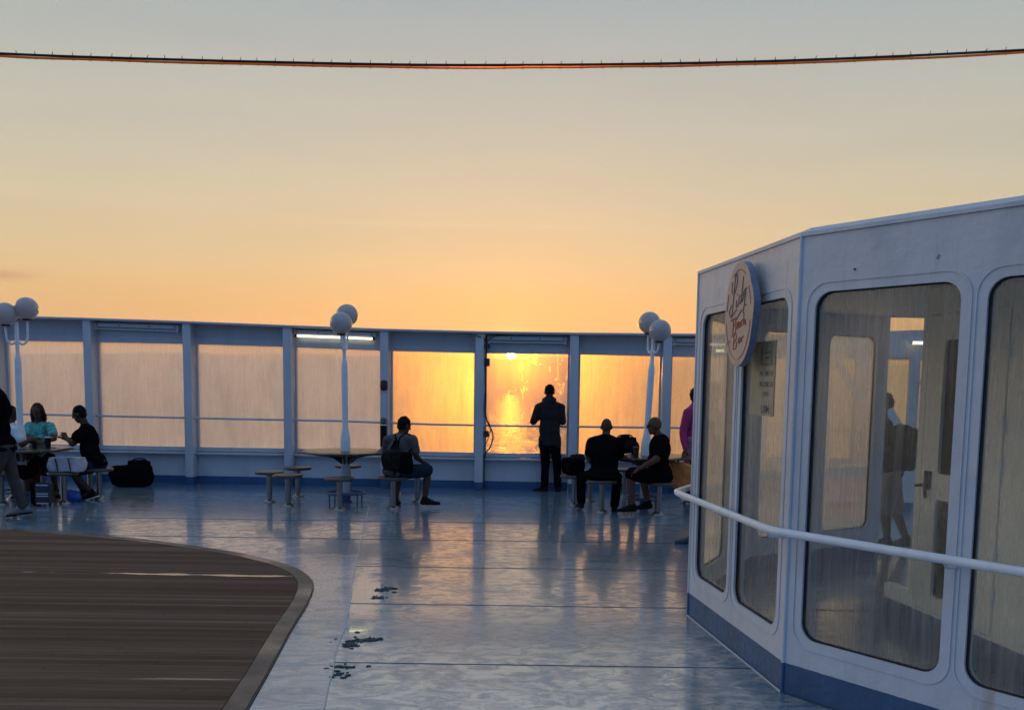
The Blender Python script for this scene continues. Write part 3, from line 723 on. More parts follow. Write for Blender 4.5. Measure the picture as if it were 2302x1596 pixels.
# inner bulkhead with the door
I0 = V((2.873, 6.997, 0)); ui = V((.1396, -.9902, 0)); ni = V((ui.y, -ui.x, 0))
if (V((0, 5, 0)) - I0).dot(ni) < 0: ni = -ni
fI = (I0, ui, Z, ni)
mb = MB(); plate(mb, [(0, 0), (2.6, 0), (2.6, 2.46), (.33, 2.46), (.33, .28), (0, .28)], [rrect(.40, .19, 1.27, 2.27, .03)[::-1]], fI, -.06, 0)
mb.build('inner_bulkhead', M['inner'], pav)
mb = MB(); plate(mb, rrect(.412, .2, 1.258, 2.26, .02), [rrect(.60, 1.17, 1.10, 2.09, .02)[::-1], rrect(.60, .31, 1.10, .99, .02)[::-1]], fI, -.045, .004)
door = mb.build('door', M['inner'], pav)
mb = MB(); plate(mb, rrect(.602, 1.172, 1.098, 2.088, .02), [], fI, -.025, -.018); mb.build('pane', M['darkpane'], door)
mb = MB(); plate(mb, rrect(.602, .312, 1.098, .988, .02), [], fI, -.025, -.018); mb.build('pane', M['darkpane'], door)
mb = MB(); plate(mb, rrect(.468, 1.05, .535, 1.18, .008), [], fI, .0045, .02); mb.tube([I0 + ui * .50 + Z * 1.08 + ni * .02, I0 + ui * .50 + Z * 1.08 + ni * .06, I0 + ui * .44 + Z * 1.07 + ni * .065], .011, 8); mb.tube([I0 + ui * .50 + Z * 1.05 + ni * .03, I0 + ui * .52 + Z * .99 + ni * .03], .012, 8)
mb.build('handle', M['gasket'], door)
for zz in (.45, .72, 1.28, 1.55, 2.0):
    mb = MB(); mb.tube([I0 + ui * 1.264 + Z * (zz - .055) + ni * .012, I0 + ui * 1.264 + Z * (zz + .055) + ni * .012], .012, 8); mb.build('hinge', M['inner'], door, smooth=True)
# end wall that closes the pavilion towards the ship's middle
mb = MB(); mb.hexa([V(p) for p in ((3.14, 4.2, 0), (3.2, 4.2, 0), (3.2, 5.0, 0), (3.14, 5.0, 0), (3.14, 4.2, 2.46), (3.2, 4.2, 2.46), (3.2, 5.0, 2.46), (3.14, 5.0, 2.46))])
# exterior handrail: U-bend past A, round the corners
def out_(p, a, b):
    m = ((a - p).normalized() + (b - p).normalized()); m = -m.normalized() if m.length > .01 else V((-1, 0, 0)); return m
rail = []
oAB, oBC, oAD, oDD = fAB[3], fBC[3], fAD[3], fDD[3]
def off(p, n1, n2, d):
    m = (n1 + n2).normalized(); return p + m * (d / max(.3, m.dot(n1)))
zR = .95
ptsR = [D2 + uAB * 0 + (D2 - D1).normalized() * .02 + oDD * .03, D2 + (D2 - D1).normalized() * .05 + oDD * .12, D1.lerp(D2, .5) + oDD * .12, off(D1, oAD, oDD, .12), A0.lerp(D1, .5) + oAD * .12, off(A0, oAB, oAD, .12),
        B0.lerp(A0, .5) + oAB * .12, off(B0, oAB, oBC, .12), B0.lerp(C0, .5) + oBC * .12, C0 + oBC * .12 + uBC * .3]
def rounded(pts, r=.05, n=5):
    out = [pts[0]]
    for i in range(1, len(pts) - 1):
        a, p, b = pts[i - 1], pts[i], pts[i + 1]; da = (a - p).normalized(); db = (b - p).normalized(); rr = min(r, (a - p).length / 2, (b - p).length / 2)
        for k in range(n + 1):
            t_ = k / n; out.append((p + da * rr) * (1 - t_) ** 2 + p * 2 * t_ * (1 - t_) + (p + db * rr) * t_ ** 2)
    out.append(pts[-1]); return out
ptsR = rounded([p + Z * zR for p in ptsR], .09)
MB().tube(ptsR, .0235, 14).build('handrail', M['white'], pav, smooth=True)
for p, n_ in ((B0 + uAB * .91, oAB), (A0 - uAB * .05, oAB), (B0 + uBC * .98, oBC), (B0 + uAB * .06, oAB), (A0.lerp(D1, .5), oAD), (D1.lerp(D2, .5), oDD)):
    MB().tube([p + Z * (zR - .05) + n_ * .001, p + Z * (zR - .045) + n_ * .09, p + Z * (zR - .01) + n_ * .12], .009, 8).build('rail_bracket', M['white'], pav, smooth=True)
# sealant bead where the foot meets the deck
MB().tube([A0 + oAB * .008 + Z * .003, B0 + oAB * .008 + Z * .003], .006, 6).build('sealant_bead', M['weld_pale'], pav, smooth=True)
MB().tube([B0 + oBC * .008 + Z * .003, C0 + oBC * .008 + Z * .003], .004, 6).build('sealant_bead', M['weld'], pav, smooth=True)

# round sign board
sg = empty('bar_sign', B0 + uAB * .70 + oAB * .06 + Z * 2.2, 'oval scalloped cream sign with script lettering fixed above the pavilion window post', 'sign')
So = B0 + uAB * .70 + Z * 2.205; fS = (So, -uAB, Z, oAB)
outl_s = []
for i in range(96):
    a = 2 * math.pi * i / 96; k = 1 + .045 * math.exp(-((math.degrees(a) - 12) / 13) ** 2) + .05 * math.exp(-((math.degrees(a) - 205) / 12) ** 2) - .03 * math.exp(-((math.degrees(a) - 35) / 10) ** 2) - .025 * math.exp(-((math.degrees(a) - 340) / 10) ** 2) - .02 * math.exp(-((math.degrees(a) - 182) / 10) ** 2)
    outl_s.append((.245 * k * math.cos(a), .325 * k * math.sin(a)))
mb = MB(); plate(mb, outl_s, [], fS, .045, .088); mb.mi = [(1 if len(f) == 4 else 0) for f in mb.f]
mb.build('board', [M['sign'], M['sign_edge']], sg)
for q_ in (.1, -.1): MB().tube([So + oAB * .001 + Z * q_, So + oAB * .045 + Z * q_], .03, 10).build('bracket', M['sign_edge'], sg)
def strokes(name, lines, mat, parent, fr, w, depth, sx=1, sy=1, ox=0, oy=0):
    mb = MB()
    for ln in lines:
        P = smoothpts([(x * sx + ox, y * sy + oy, 0) for x, y in ln], 5) if len(ln) > 2 else [V((x * sx + ox, y * sy + oy, 0)) for x, y in ln]
        Pw = [fr[0] + fr[1] * p.x + fr[2] * p.y + fr[3] * depth for p in P]; mb.tube(Pw, w, 6)
    return mb.build(name, mat, parent, smooth=True)
L_ = [(-.60, -.05), (-.78, -.30), (-.62, -.46), (-.50, -.20), (-.42, .35), (-.34, .80), (-.22, .95), (-.16, .72), (-.30, .40), (-.50, .30), (-.62, .42), (-.58, .70)]
L2_ = [(-.62, -.46), (-.40, -.36), (-.16, -.22)]
i_ = [(-.16, .08), (-.20, -.12), (-.10, -.14), (.0, -.02)]
idot = [(-.13, .24), (-.12, .27)]
d_ = [(.22, .18), (.08, .20), (.02, .02), (.12, -.06), (.22, .12), (.34, .78), (.24, .06), (.30, .0), (.38, .10)]
o_ = [(.52, .36), (.42, .32), (.38, .14), (.48, .06), (.58, .20), (.54, .36), (.66, .40)]
strokes('lettering', [L_, L2_, i_, idot, d_, o_], M['ink_grey'], sg, fS, .0040, .0895, .205, .19, .0, .075)
strokes('lettering', [[(-.15, -.42), (.12, -.25), (.30, -.14)], [(.48, .42), (.52, .10), (.40, -.24)], [(.62, -.04), (.66, .02)]], M['ink_grey'], sg, fS, .0040, .0895, .2, .19, .0, .05)
Bc = [(-.62, .30), (-.44, .40), (-.40, .10), (-.44, -.35)], [(-.42, .34), (-.22, .42), (-.20, .18), (-.38, .05), (-.18, .0), (-.20, -.28), (-.42, -.30)]
e_ = [(-.10, .0), (.02, .10), (.0, .22), (-.08, .12), (-.06, -.10), (.06, -.06)]
a_ = [(.22, .18), (.12, .18), (.08, -.02), (.16, -.04), (.22, .16), (.22, -.02), (.28, .0)]
cc = [(.44, .26), (.34, .26), (.30, .04), (.40, .02)]
h_ = [(.50, .60), (.48, .06), (.54, .26), (.62, .26), (.62, .04), (.70, .10)]
strokes('lettering', list(Bc) + [e_, a_, cc, h_], M['ink_red'], sg, fS, .0040, .0895, .20, .13, .0, -.075)
r_ = [(.34, .22), (.34, .0), (.34, .14), (.44, .26), (.48, .22)]
a2_ = [(.22, .18), (.10, .20), (.04, -.02), (.14, -.04), (.22, .16), (.24, -.02)]
strokes('lettering', [[(x + .1, y) for x, y in l] for l in (Bc[0], Bc[1])] + [[(x + .05, y) for x, y in a2_], [(x + .04, y) for x, y in r_]], M['ink_red'], sg, fS, .0040, .0895, .20, .13, .0, -.175)
arcs = [[(.205 * math.cos(R(a)), .275 * math.sin(R(a))) for a in range(s_, e_, 5)] for s_, e_ in ((60, 121), (150, 176), (10, 40))]
for a__ in arcs: strokes('border_line', [a__], M['ink_grey'], sg, fS, .0026, .0895)
arcs = [[(.21 * math.cos(R(a)), .282 * math.sin(R(a))) for a in range(s_, e_, 5)] for s_, e_ in ((190, 262), (275, 352))]
for a__ in arcs + [[(-.19, -.18), (-.13, -.16)]]: strokes('border_line', [a__], M['ink_red'], sg, fS, .0026, .0895)

# pool-depth notice behind the glass of the second window
nt_ = empty('depth_notice', B0 + uAB * .63 - oAB * .06 + Z * 1.8, 'translucent pool depth notice with small basin drawing behind the pavilion glass', 'notice')
fN = (B0 + uAB * .63 + Z * 1.8, -uAB, Z, oAB)
mb = MB(); plate(mb, [(-.20, -.225), (.205, -.225), (.205, .235), (-.20, .235)], [], fN, -.054, -.052); mb.build('sheet', M['notice'], nt_)
mb = MB(); plate(mb, [(.206, -.225), (.211, -.225), (.211, .235), (.206, .235)], [], fN, -.056, -.050); mb.build('edge', M['ink'], nt_)
strokes('drawing', [[(.00, .20), (.00, .09)], [(.00, .09), (.15, .09)], [(.15, .09), (.15, .205)], [(.00, .163), (.15, .163)], [(.03, .13), (.12, .13)]], M['ink'], nt_, fN, .0032, -.0515)
def text(body, parent, fr, x, y, h, depth, mat, sx=1.0, bold=.006):
    cu = bpy.data.curves.new('lettering', 'FONT'); cu.body = body; cu.size = h; cu.align_x = 'CENTER'; cu.extrude = .0006; cu.offset = bold * h
    tmp = bpy.data.objects.new('t', cu); COL.objects.link(tmp); dg = bpy.context.evaluated_depsgraph_get(); me = bpy.data.meshes.new_from_object(tmp.evaluated_get(dg)); bpy.data.objects.remove(tmp)
    po = parent_origin(parent)
    for v in me.vertices: c = v.co.copy(); v.co = fr[0] + fr[1] * (c.x * sx + x) + fr[2] * (c.y + y) + fr[3] * (depth + c.z) - po
    me.materials.clear(); me.materials.append(mat); me.name = 'lettering'
    o = bpy.data.objects.new('lettering', me); COL.objects.link(o); o.parent = parent; return o
for s_, yy, hh, sx in (("PROFONDITA'", .02, .045, .75), ('PROFONDEUR', -.045, .045, .72), ('DEPTH', -.105, .04, .85), ('1,70Mt', -.205, .065, .82)):
    text(s_, nt_, fN, .08, yy, hh, -.0510, M['ink'], sx, .01)

# ------------------------------------------------------------------ starboard side screen seen through the pavilion
sd = empty('side_screen', (5.5, 13.2, 0), 'white side screen with slanted braces and a long top opening seen through the pavilion', 'screen')
sx0, sY = 3.9, 13.2
fX = (V((sx0, sY, 0)), V((1, 0, 0)), Z, V((0, -1, 0)))
mb = MB(); plate(mb, [(.45, 0), (5.4, 0), (5.4, 3.35), (.45, 2.92)], [[(.62, .62), (1.72, .62), (1.72, 2.2), (.62, 2.2)][::-1], [(1.86, .62), (3.3, .62), (3.3, 2.2), (1.86, 2.2)][::-1],
    [(1.12, 2.55), (2.6, 2.62), (2.6, 3.1), (1.2, 2.76), (1.13, 2.70)][::-1]], fX, -.06, 0)
mb.build('panel', M['wall'], sd)
for a, b in ((.62, 1.72), (1.86, 3.3)):
    mb = MB(); plate(mb, [(a - .0, .62), (b, .62), (b, 2.2), (a, 2.2)], [], fX, -.034, -.026); mb.build('window_pane', M['pavinner'], sd)
for a, b in (((.62, 2.2), (1.6, .62)), ((.95, 2.2), (1.72, 1.0)), ((1.86, 1.9), (2.7, .62)), ((2.4, 2.2), (3.3, .7))):
    p, q = V((sx0 + a[0], sY - .05, a[1])), V((sx0 + b[0], sY - .05, b[1])); d = (q - p).normalized(); s_ = d.cross(V((0, 1, 0))) * .055
    MB().hexa([p - s_, q - s_, q - s_ - V((0, .03, 0)), p - s_ - V((0, .03, 0)), p + s_, q + s_, q + s_ - V((0, .03, 0)), p + s_ - V((0, .03, 0))]).build('brace', M['wall'], sd)
def sidelamp(x, y, z, l, label):
    t_ = empty('fluorescent_lamp', (x, y, z), label, 'lamp')
    MB().box((x, y, z + .045), (l + .08, .08, .05)).build('housing', M['white'], t_); MB().tube([(x - l / 2, y - .01, z), (x + l / 2, y - .01, z)], .022, 10).build('tube', M['tube_lit'], t_, smooth=True)
    for s_ in (-1, 1): MB().box((x + s_ * (l / 2 + .015), y - .01, z + .005), (.03, .05, .05)).build('end_cap', M['white'], t_)
p = aty(2063, 771, sY - .12); sidelamp(p.x, p.y, p.z, .17, 'short lit lamp under the slot of the side screen behind the pavilion')
# overhead beam and the glowing lamp seen through the two narrow windows
bm_ = empty('canopy_beam', (3.9, 14.3, 0), 'thin white overhead beam on a post behind the pavilion', 'beam')
p0, p1 = aty(1600, 777, 14.3), aty(1705, 777, 14.3)
MB().hexa([V((p0.x, 14.27, p0.z)), V((p1.x + .8, 14.27, p0.z)), V((p1.x + .8, 14.37, p0.z)), V((p0.x, 14.37, p0.z)), V((p0.x, 14.27, p0.z + .07)), V((p1.x + .8, 14.27, p0.z + .07)), V((p1.x + .8, 14.37, p0.z + .07)), V((p0.x, 14.37, p0.z + .07))]).build('beam', M['white'], bm_)
MB().hexa([V((p1.x + .7, 14.28, 0)), V((p1.x + .8, 14.28, 0)), V((p1.x + .8, 14.36, 0)), V((p1.x + .7, 14.36, 0)), V((p1.x + .7, 14.28, p0.z)), V((p1.x + .8, 14.28, p0.z)), V((p1.x + .8, 14.36, p0.z)), V((p1.x + .7, 14.36, p0.z))]).build('post', M['white'], bm_)
p = aty(1646, 789, 14.3); sidelamp(p.x, 14.3, p.z, .52, 'lit lamp strip seen through the two narrow pavilion windows beside the sign')

# ------------------------------------------------------------------ tables, stools, globe lamps
def stool_proto():
    t_ = empty('stool', (0, 0, 0), 'x', 'stool', 'round deck stools around the tables')
    MB().lathe([(.15, .405), (.198, .412), (.207, .425), (.207, .442), (.198, .452), (.05, .4535)], n=36).build('seat', M['seat'], t_, smooth=True)
    MB().lathe([(.04, .03), (.04, .395), (.075, .404)], n=20).build('stem', M['steel'], t_, smooth=True)
    MB().lathe([(.088, .0005), (.088, .006), (.078, .022), (.046, .045), (.041, .05)], n=28).build('base', M['steel'], t_, smooth=True)
    return t_
proto = stool_proto(); first = [True]
def stool(p, label, rz=0):
    o = proto if first[0] else copy_tree(proto); first[0] = False
    o.location = (p.x, p.y, 0); o.rotation_euler.z = rz; o['label'] = label; return o
def table_proto():
    t_ = empty('deck_table', (0, 0, 0), 'x', 'table', 'eight-sided deck tables')
    oc = [(.69 * math.cos(R(22.5 + 45 * k)), .69 * math.sin(R(22.5 + 45 * k))) for k in range(8)]
    mb = MB(); plate(mb, oc, [[(.062 * math.cos(R(a)), .062 * math.sin(R(a))) for a in range(0, 360, 20)][::-1]], (V((0, 0, 0)), V((1, 0, 0)), V((0, 1, 0)), Z), .722, .75); mb.build('tabletop', M['wood'], t_, bevel=.004)
    mb = MB()
    for k in range(8):
        a = R(45 * k); d = V((math.cos(a), math.sin(a), 0)); s_ = V((-d.y, d.x, 0)) * .012
        pr = [(.07, .56), (.07, .7215), (.50, .7215), (.50, .70), (.30, .675), (.18, .64)]
        vs = [d * r + Z * z + s_ for r, z in pr] + [d * r + Z * z - s_ for r, z in pr]
        mb.add(vs, [tuple(range(6)), tuple(range(6, 12))[::-1]] + [(i, i + 6, (i + 1) % 6 + 6, (i + 1) % 6) for i in range(6)])
    mb.build('brackets', M['wood'], t_)
    MB().lathe([(.095, .0005), (.095, .012), (.066, .03), (.066, .71), (.066, .7215)], n=28).build('pedestal', M['wall'], t_, smooth=True)
    mb = MB(); mb.tube([(.285 * math.cos(R(a)), .285 * math.sin(R(a)), .135) for a in range(0, 360, 10)], .017, 8, closed=True)
    ft = mb.build('footrest', M['blue_metal'], t_, smooth=True)
    for k in range(4):
        a = R(45 + 90 * k); c = V((.285 * math.cos(a), .285 * math.sin(a), 0)); mb = MB(); mb.tube([c + Z * .0005, c + Z * .13], .012, 8); mb.tube([c + Z * .125, c * .22 + Z * .125], .009, 8); mb.build('leg', M['blue_metal'], ft, smooth=True)
    return t_
T2 = V((-2.44, 13.5, 0)); T1 = aty(52, 1120, 13.2); T1.z = 0; T3 = aty(1448, 1130, 13.35); T3.z = 0
tb = table_proto(); tb.location = T2; tb['label'] = 'empty eight-sided table round the middle lamp post with unused stools'
tb = copy_tree(tb); tb.location = T1; tb['label'] = 'eight-sided table at the left edge where the teal woman sits with cups'
tb = copy_tree(tb); tb.location = T3; tb['label'] = 'eight-sided table of the two bald men, under the right lamp post'
def gp(x, y): return at(x, y)
stool(gp(606, 1128.5), 'empty stool leftmost at the middle table')
stool(gp(648, 1138), 'empty stool in front of the leftmost one at the middle table')
stool(gp(670, 1115.5), 'empty stool behind two others left of the middle table, towards the wall')
stool(gp(764, 1147), 'empty stool nearest the camera, directly before the middle lamp post')
stool(gp(783, 1109), 'empty stool behind the middle lamp post, half hidden by it')
stool(gp(884, 1144), 'stool under the man with the backpack')
stool(gp(938, 1128), 'stool just right of the backpack man, behind his knee')
stool(gp(893, 1111), 'stool far behind the backpack man, mostly hidden by his legs')
stool(gp(144.6, 1132), 'stool carrying the pale bag at the left table')
stool(gp(224, 1121), 'stool under the man in black at the left table')
stool(gp(204, 1110), 'stool behind the seat of the man in black, close to the wall')
stool(gp(4, 1134), 'stool cut by the left edge of the photo behind the walking man')
stool(gp(30, 1122), 'stool under the person in the white T-shirt')
stool(gp(98, 1108), 'stool under the woman in the teal top')
stool(gp(1351.7, 1152), 'stool under the bald man seen from behind')
stool(gp(1480, 1157), 'stool under the bald man with glasses')
stool(gp(1290, 1137), 'stool carrying the dark rucksack left of the bald men')
stool(gp(1326, 1126), 'stool behind the rucksack stool, only its stem and base in view')
stool(gp(1404, 1117), 'empty stool with shining seat between the two bald men, behind the table')
stool(gp(1541, 1131), 'stool by the pink woman, partly behind the pavilion corner')

def lamp(loc, label, a1, a2, tilt, h1=2.93 - .78, h2=2.82 - .78):
    t_ = empty('globe_lamp', loc + Z * .7505, label, 'lamp post', 'twin globe lamps standing in the tables')
    o = loc + Z * .7505
    MB().lathe([(.072, .0), (.072, .16), (.068, .20), (.045, .34), (.043, .40), (.047, .9), (.047, 1.22), (.042, 1.27), (.028, 1.33), (.026, 1.74), (.0255, 1.78)], o, 24).build('pole', M['white'], t_, smooth=True)
    for ang, hh in ((a1, h1), (a2, h2)):
        d = V((math.cos(R(ang)), math.sin(R(ang)), 0))
        c = o + d * .135 + Z * (hh)
        ar = MB(); ar.tube(smoothpts([o + Z * 1.50 + d * .02, o + Z * 1.47 + d * .07, o + Z * 1.52 + d * .125, o + Z * 1.64 + d * .137, c - Z * .165], 6), .015, 10)
        a_o = ar.build('arm', M['white'], t_, smooth=True)
        MB().lathe([(.055, 0), (.062, .012), (.062, .028), (.05, .034)], c - Z * .172, 20).build('collar', M['black'], a_o, smooth=True)
        MB().sphere(c, .158, 40, 24).build('globe', M['globe'], t_, smooth=True)
    t_.rotation_euler = (0, R(tilt), 0); return t_
def lampz(px_, py_, Y): return aty(px_, py_, Y).z - .7505
lamp(T2, 'twin globe lamp post in the middle table, before the lit lamp strip', 80, -97, -.4, lampz(777, 708, 13.6), lampz(771, 727, 13.4))
lamp(T1, 'twin globe lamp post at the left edge beside the teal woman', 25, -160, .25, lampz(61, 694, 13.3), lampz(28, 706, 13.15))
lamp(T3, 'twin globe lamp post leaning right above the table of the bald men', 115, -62, 2.4, lampz(1457, 725, 13.4), lampz(1477, 743, 13.25))

# ------------------------------------------------------------------ cable with rope light across the sky
YR = 9.0
cp = [aty(x, y, YR) for x, y in ((-160, 112), (0, 121), (200, 129), (560, 139), (900, 146), (1150, 147), (1400, 145), (1700, 139), (2000, 128), (2302, 113), (2460, 103))]
rp_ = smoothpts(cp, 10)
e = empty('hanging_cable', cp[5], 'black cable with amber rope light tied on, sagging across the sky', 'cable')
MB().tube(rp_, .012, 8).build('cable', M['cable'], e, smooth=True)
low = [p + V((0, -.004, -.024 + .006 * noise.noise(p * 1.7))) for p in rp_]
MB().tube(low, .011, 8).build('rope_light', M['ropelight'], e, smooth=True)
tiem = MB(); tiem.tube([(.0135 * math.cos(R(a)), 0, -.012 + .0265 * math.sin(R(a))) for a in range(0, 360, 30)], .0016, 5, closed=True); tiem.tube([(0, 0, .012), (.004, 0, .036)], .0032, 5)
tm = tiem.mesh('tie', M['cable'])
acc = 0; nxt = .15; k = 0
for i in range(1, len(rp_)):
    acc += (rp_[i] - rp_[i - 1]).length
    while nxt < acc and k < 70:
        o = bpy.data.objects.new('tie', tm); COL.objects.link(o); o.parent = e; f_ = 1 - (acc - nxt) / (rp_[i] - rp_[i - 1]).length
        o.location = rp_[i - 1].lerp(rp_[i], f_) - cp[5]; o.rotation_euler.y = random.uniform(-.3, .3); nxt += random.uniform(.155, .2); k += 1

# ------------------------------------------------------------------ soft things and people
def blob_mesh(mb, name, voxel, smooth_it=4, wob=0, wsc=6.0, origin=V((0, 0, 0)), mat=None, keep=None):
    me = bpy.data.meshes.new('t'); me.from_pydata([tuple(p) for p in mb.v], [], mb.f)
    bm = bmesh.new(); bm.from_mesh(me); bmesh.ops.recalc_face_normals(bm, faces=bm.faces); bm.to_mesh(me); bm.free()
    o = bpy.data.objects.new('t', me); COL.objects.link(o)
    r = o.modifiers.new('r', 'REMESH'); r.mode = 'VOXEL'; r.voxel_size = voxel; r.use_smooth_shade = True
    if smooth_it: q = o.modifiers.new('s', 'SMOOTH'); q.factor = .5; q.iterations = smooth_it
    dg = bpy.context.evaluated_depsgraph_get(); out = bpy.data.meshes.new_from_object(o.evaluated_get(dg))
    bpy.data.objects.remove(o); bpy.data.meshes.remove(me)
    out.name = name
    if wob:
        out.update()
        for v in out.vertices:
            n = v.normal; c = v.co
            f = noise.noise(c * wsc) + .5 * noise.noise(V((c.x * 2.2, c.y * 2.2, c.z * 1.1)) * wsc + V((7, 1, 3)))
            v.co = c + n * wob * f
    for v in out.vertices: v.co = v.co - origin
    out.materials.clear(); out.materials.append(mat)
    for p in out.polygons: p.use_smooth = True
    return out
def blob(mb, name, parent, mat, voxel=.011, smooth_it=3, wob=0, wsc=6.0):
    me = blob_mesh(mb, name, voxel, smooth_it, wob, wsc, V(parent_origin(parent)) if parent else V((0, 0, 0)), mat)
    o = bpy.data.objects.new(name, me); COL.objects.link(o)
    if parent: o.parent = parent
    return o
def cap(mb, p0, r0, p1, r1, n=14, flat=False):
    p0, p1 = V(p0), V(p1); d = p1 - p0; Ln = d.length
    if Ln < 1e-5: d = V((0, 0, 1)); Ln = 1e-4
    d = d.normalized(); pr = []
    if not flat:
        for i in range(1, 5): a = math.pi / 2 * i / 4; pr.append((r0 * math.sin(a), -r0 * math.cos(a)))
        for i in range(0, 4): a = math.pi / 2 * i / 4; pr.append((r1 * math.cos(a), Ln + r1 * math.sin(a)))
        pr = [(max(1e-4, .02 * r0), -r0)] + pr + [(max(1e-4, .02 * r1), Ln + r1)]
    else: pr = [(r0, 0), (r1, Ln)]
    return mb.lathe(pr, p0, n, axis=d)
def ell(mb, c, ax, n=18, m=10):
    c = V(c); o = len(mb.v)
    pr = [(max(1e-3, math.sin(math.pi * i / m)), -math.cos(math.pi * i / m)) for i in range(m + 1)]
    mb.lathe(pr, (0, 0, 0), n)
    for i in range(o, len(mb.v)): p = mb.v[i]; mb.v[i] = c + ax[0] * p.x + ax[1] * p.y + ax[2] * p.z
    return mb
def ik(a, c, l1, l2, hint):
    a, c = V(a), V(c); d = c - a; D = max(1e-4, d.length); k = min(1.0, D / (l1 + l2) * 1.0)
    if D >= l1 + l2: s_ = D / (l1 + l2); l1 *= s_ * 1.0005; l2 *= s_ * 1.0005
    x = (l1 * l1 - l2 * l2 + D * D) / (2 * D); h = math.sqrt(max(0, l1 * l1 - x * x)); u = d / D; hv = V(hint); hv = (hv - u * hv.dot(u)).normalized()
    return a + u * x + hv * h
def softbox(name, c, size, mat, parent, rz=0, bulge=.35, wob=.012, wsc=7, ry=0, taper=0):
    mb = MB(); n = 10; m3 = Matrix.Rotation(rz, 3, 'Z') @ Matrix.Rotation(ry, 3, 'Y'); c = V(c); idx = {}
    def q(i, j, k):
        if (i, j, k) not in idx:
            p = V((i / n * 2 - 1, j / n * 2 - 1, k / n * 2 - 1)); s_ = p.normalized() * max(abs(p.x), abs(p.y), abs(p.z)) * 1.15
            e = p.lerp(s_, bulge); t_ = 1 - taper * (e.z + 1) / 2
            e = V((e.x * size[0] / 2 * t_, e.y * size[1] / 2 * t_, e.z * size[2] / 2)); w_ = m3 @ e + c
            w_ += (m3 @ e).normalized() * wob * (noise.noise(w_ * wsc) + .6 * noise.noise(w_ * wsc * 2.3)) * 1.6
            idx[(i, j, k)] = len(mb.v); mb.v.append(w_)
        return idx[(i, j, k)]
    for a in range(n):
        for b in range(n):
            for k in (0, n):
                for f in ((lambda x, y: (x, y, k)), (lambda x, y: (x, k, y)), (lambda x, y: (k, x, y))):
                    mb.f.append((q(*f(a, b)), q(*f(a + 1, b)), q(*f(a + 1, b + 1)), q(*f(a, b + 1)))); mb.mi.append(0)
    return mb.build(name, mat, parent, smooth=True)

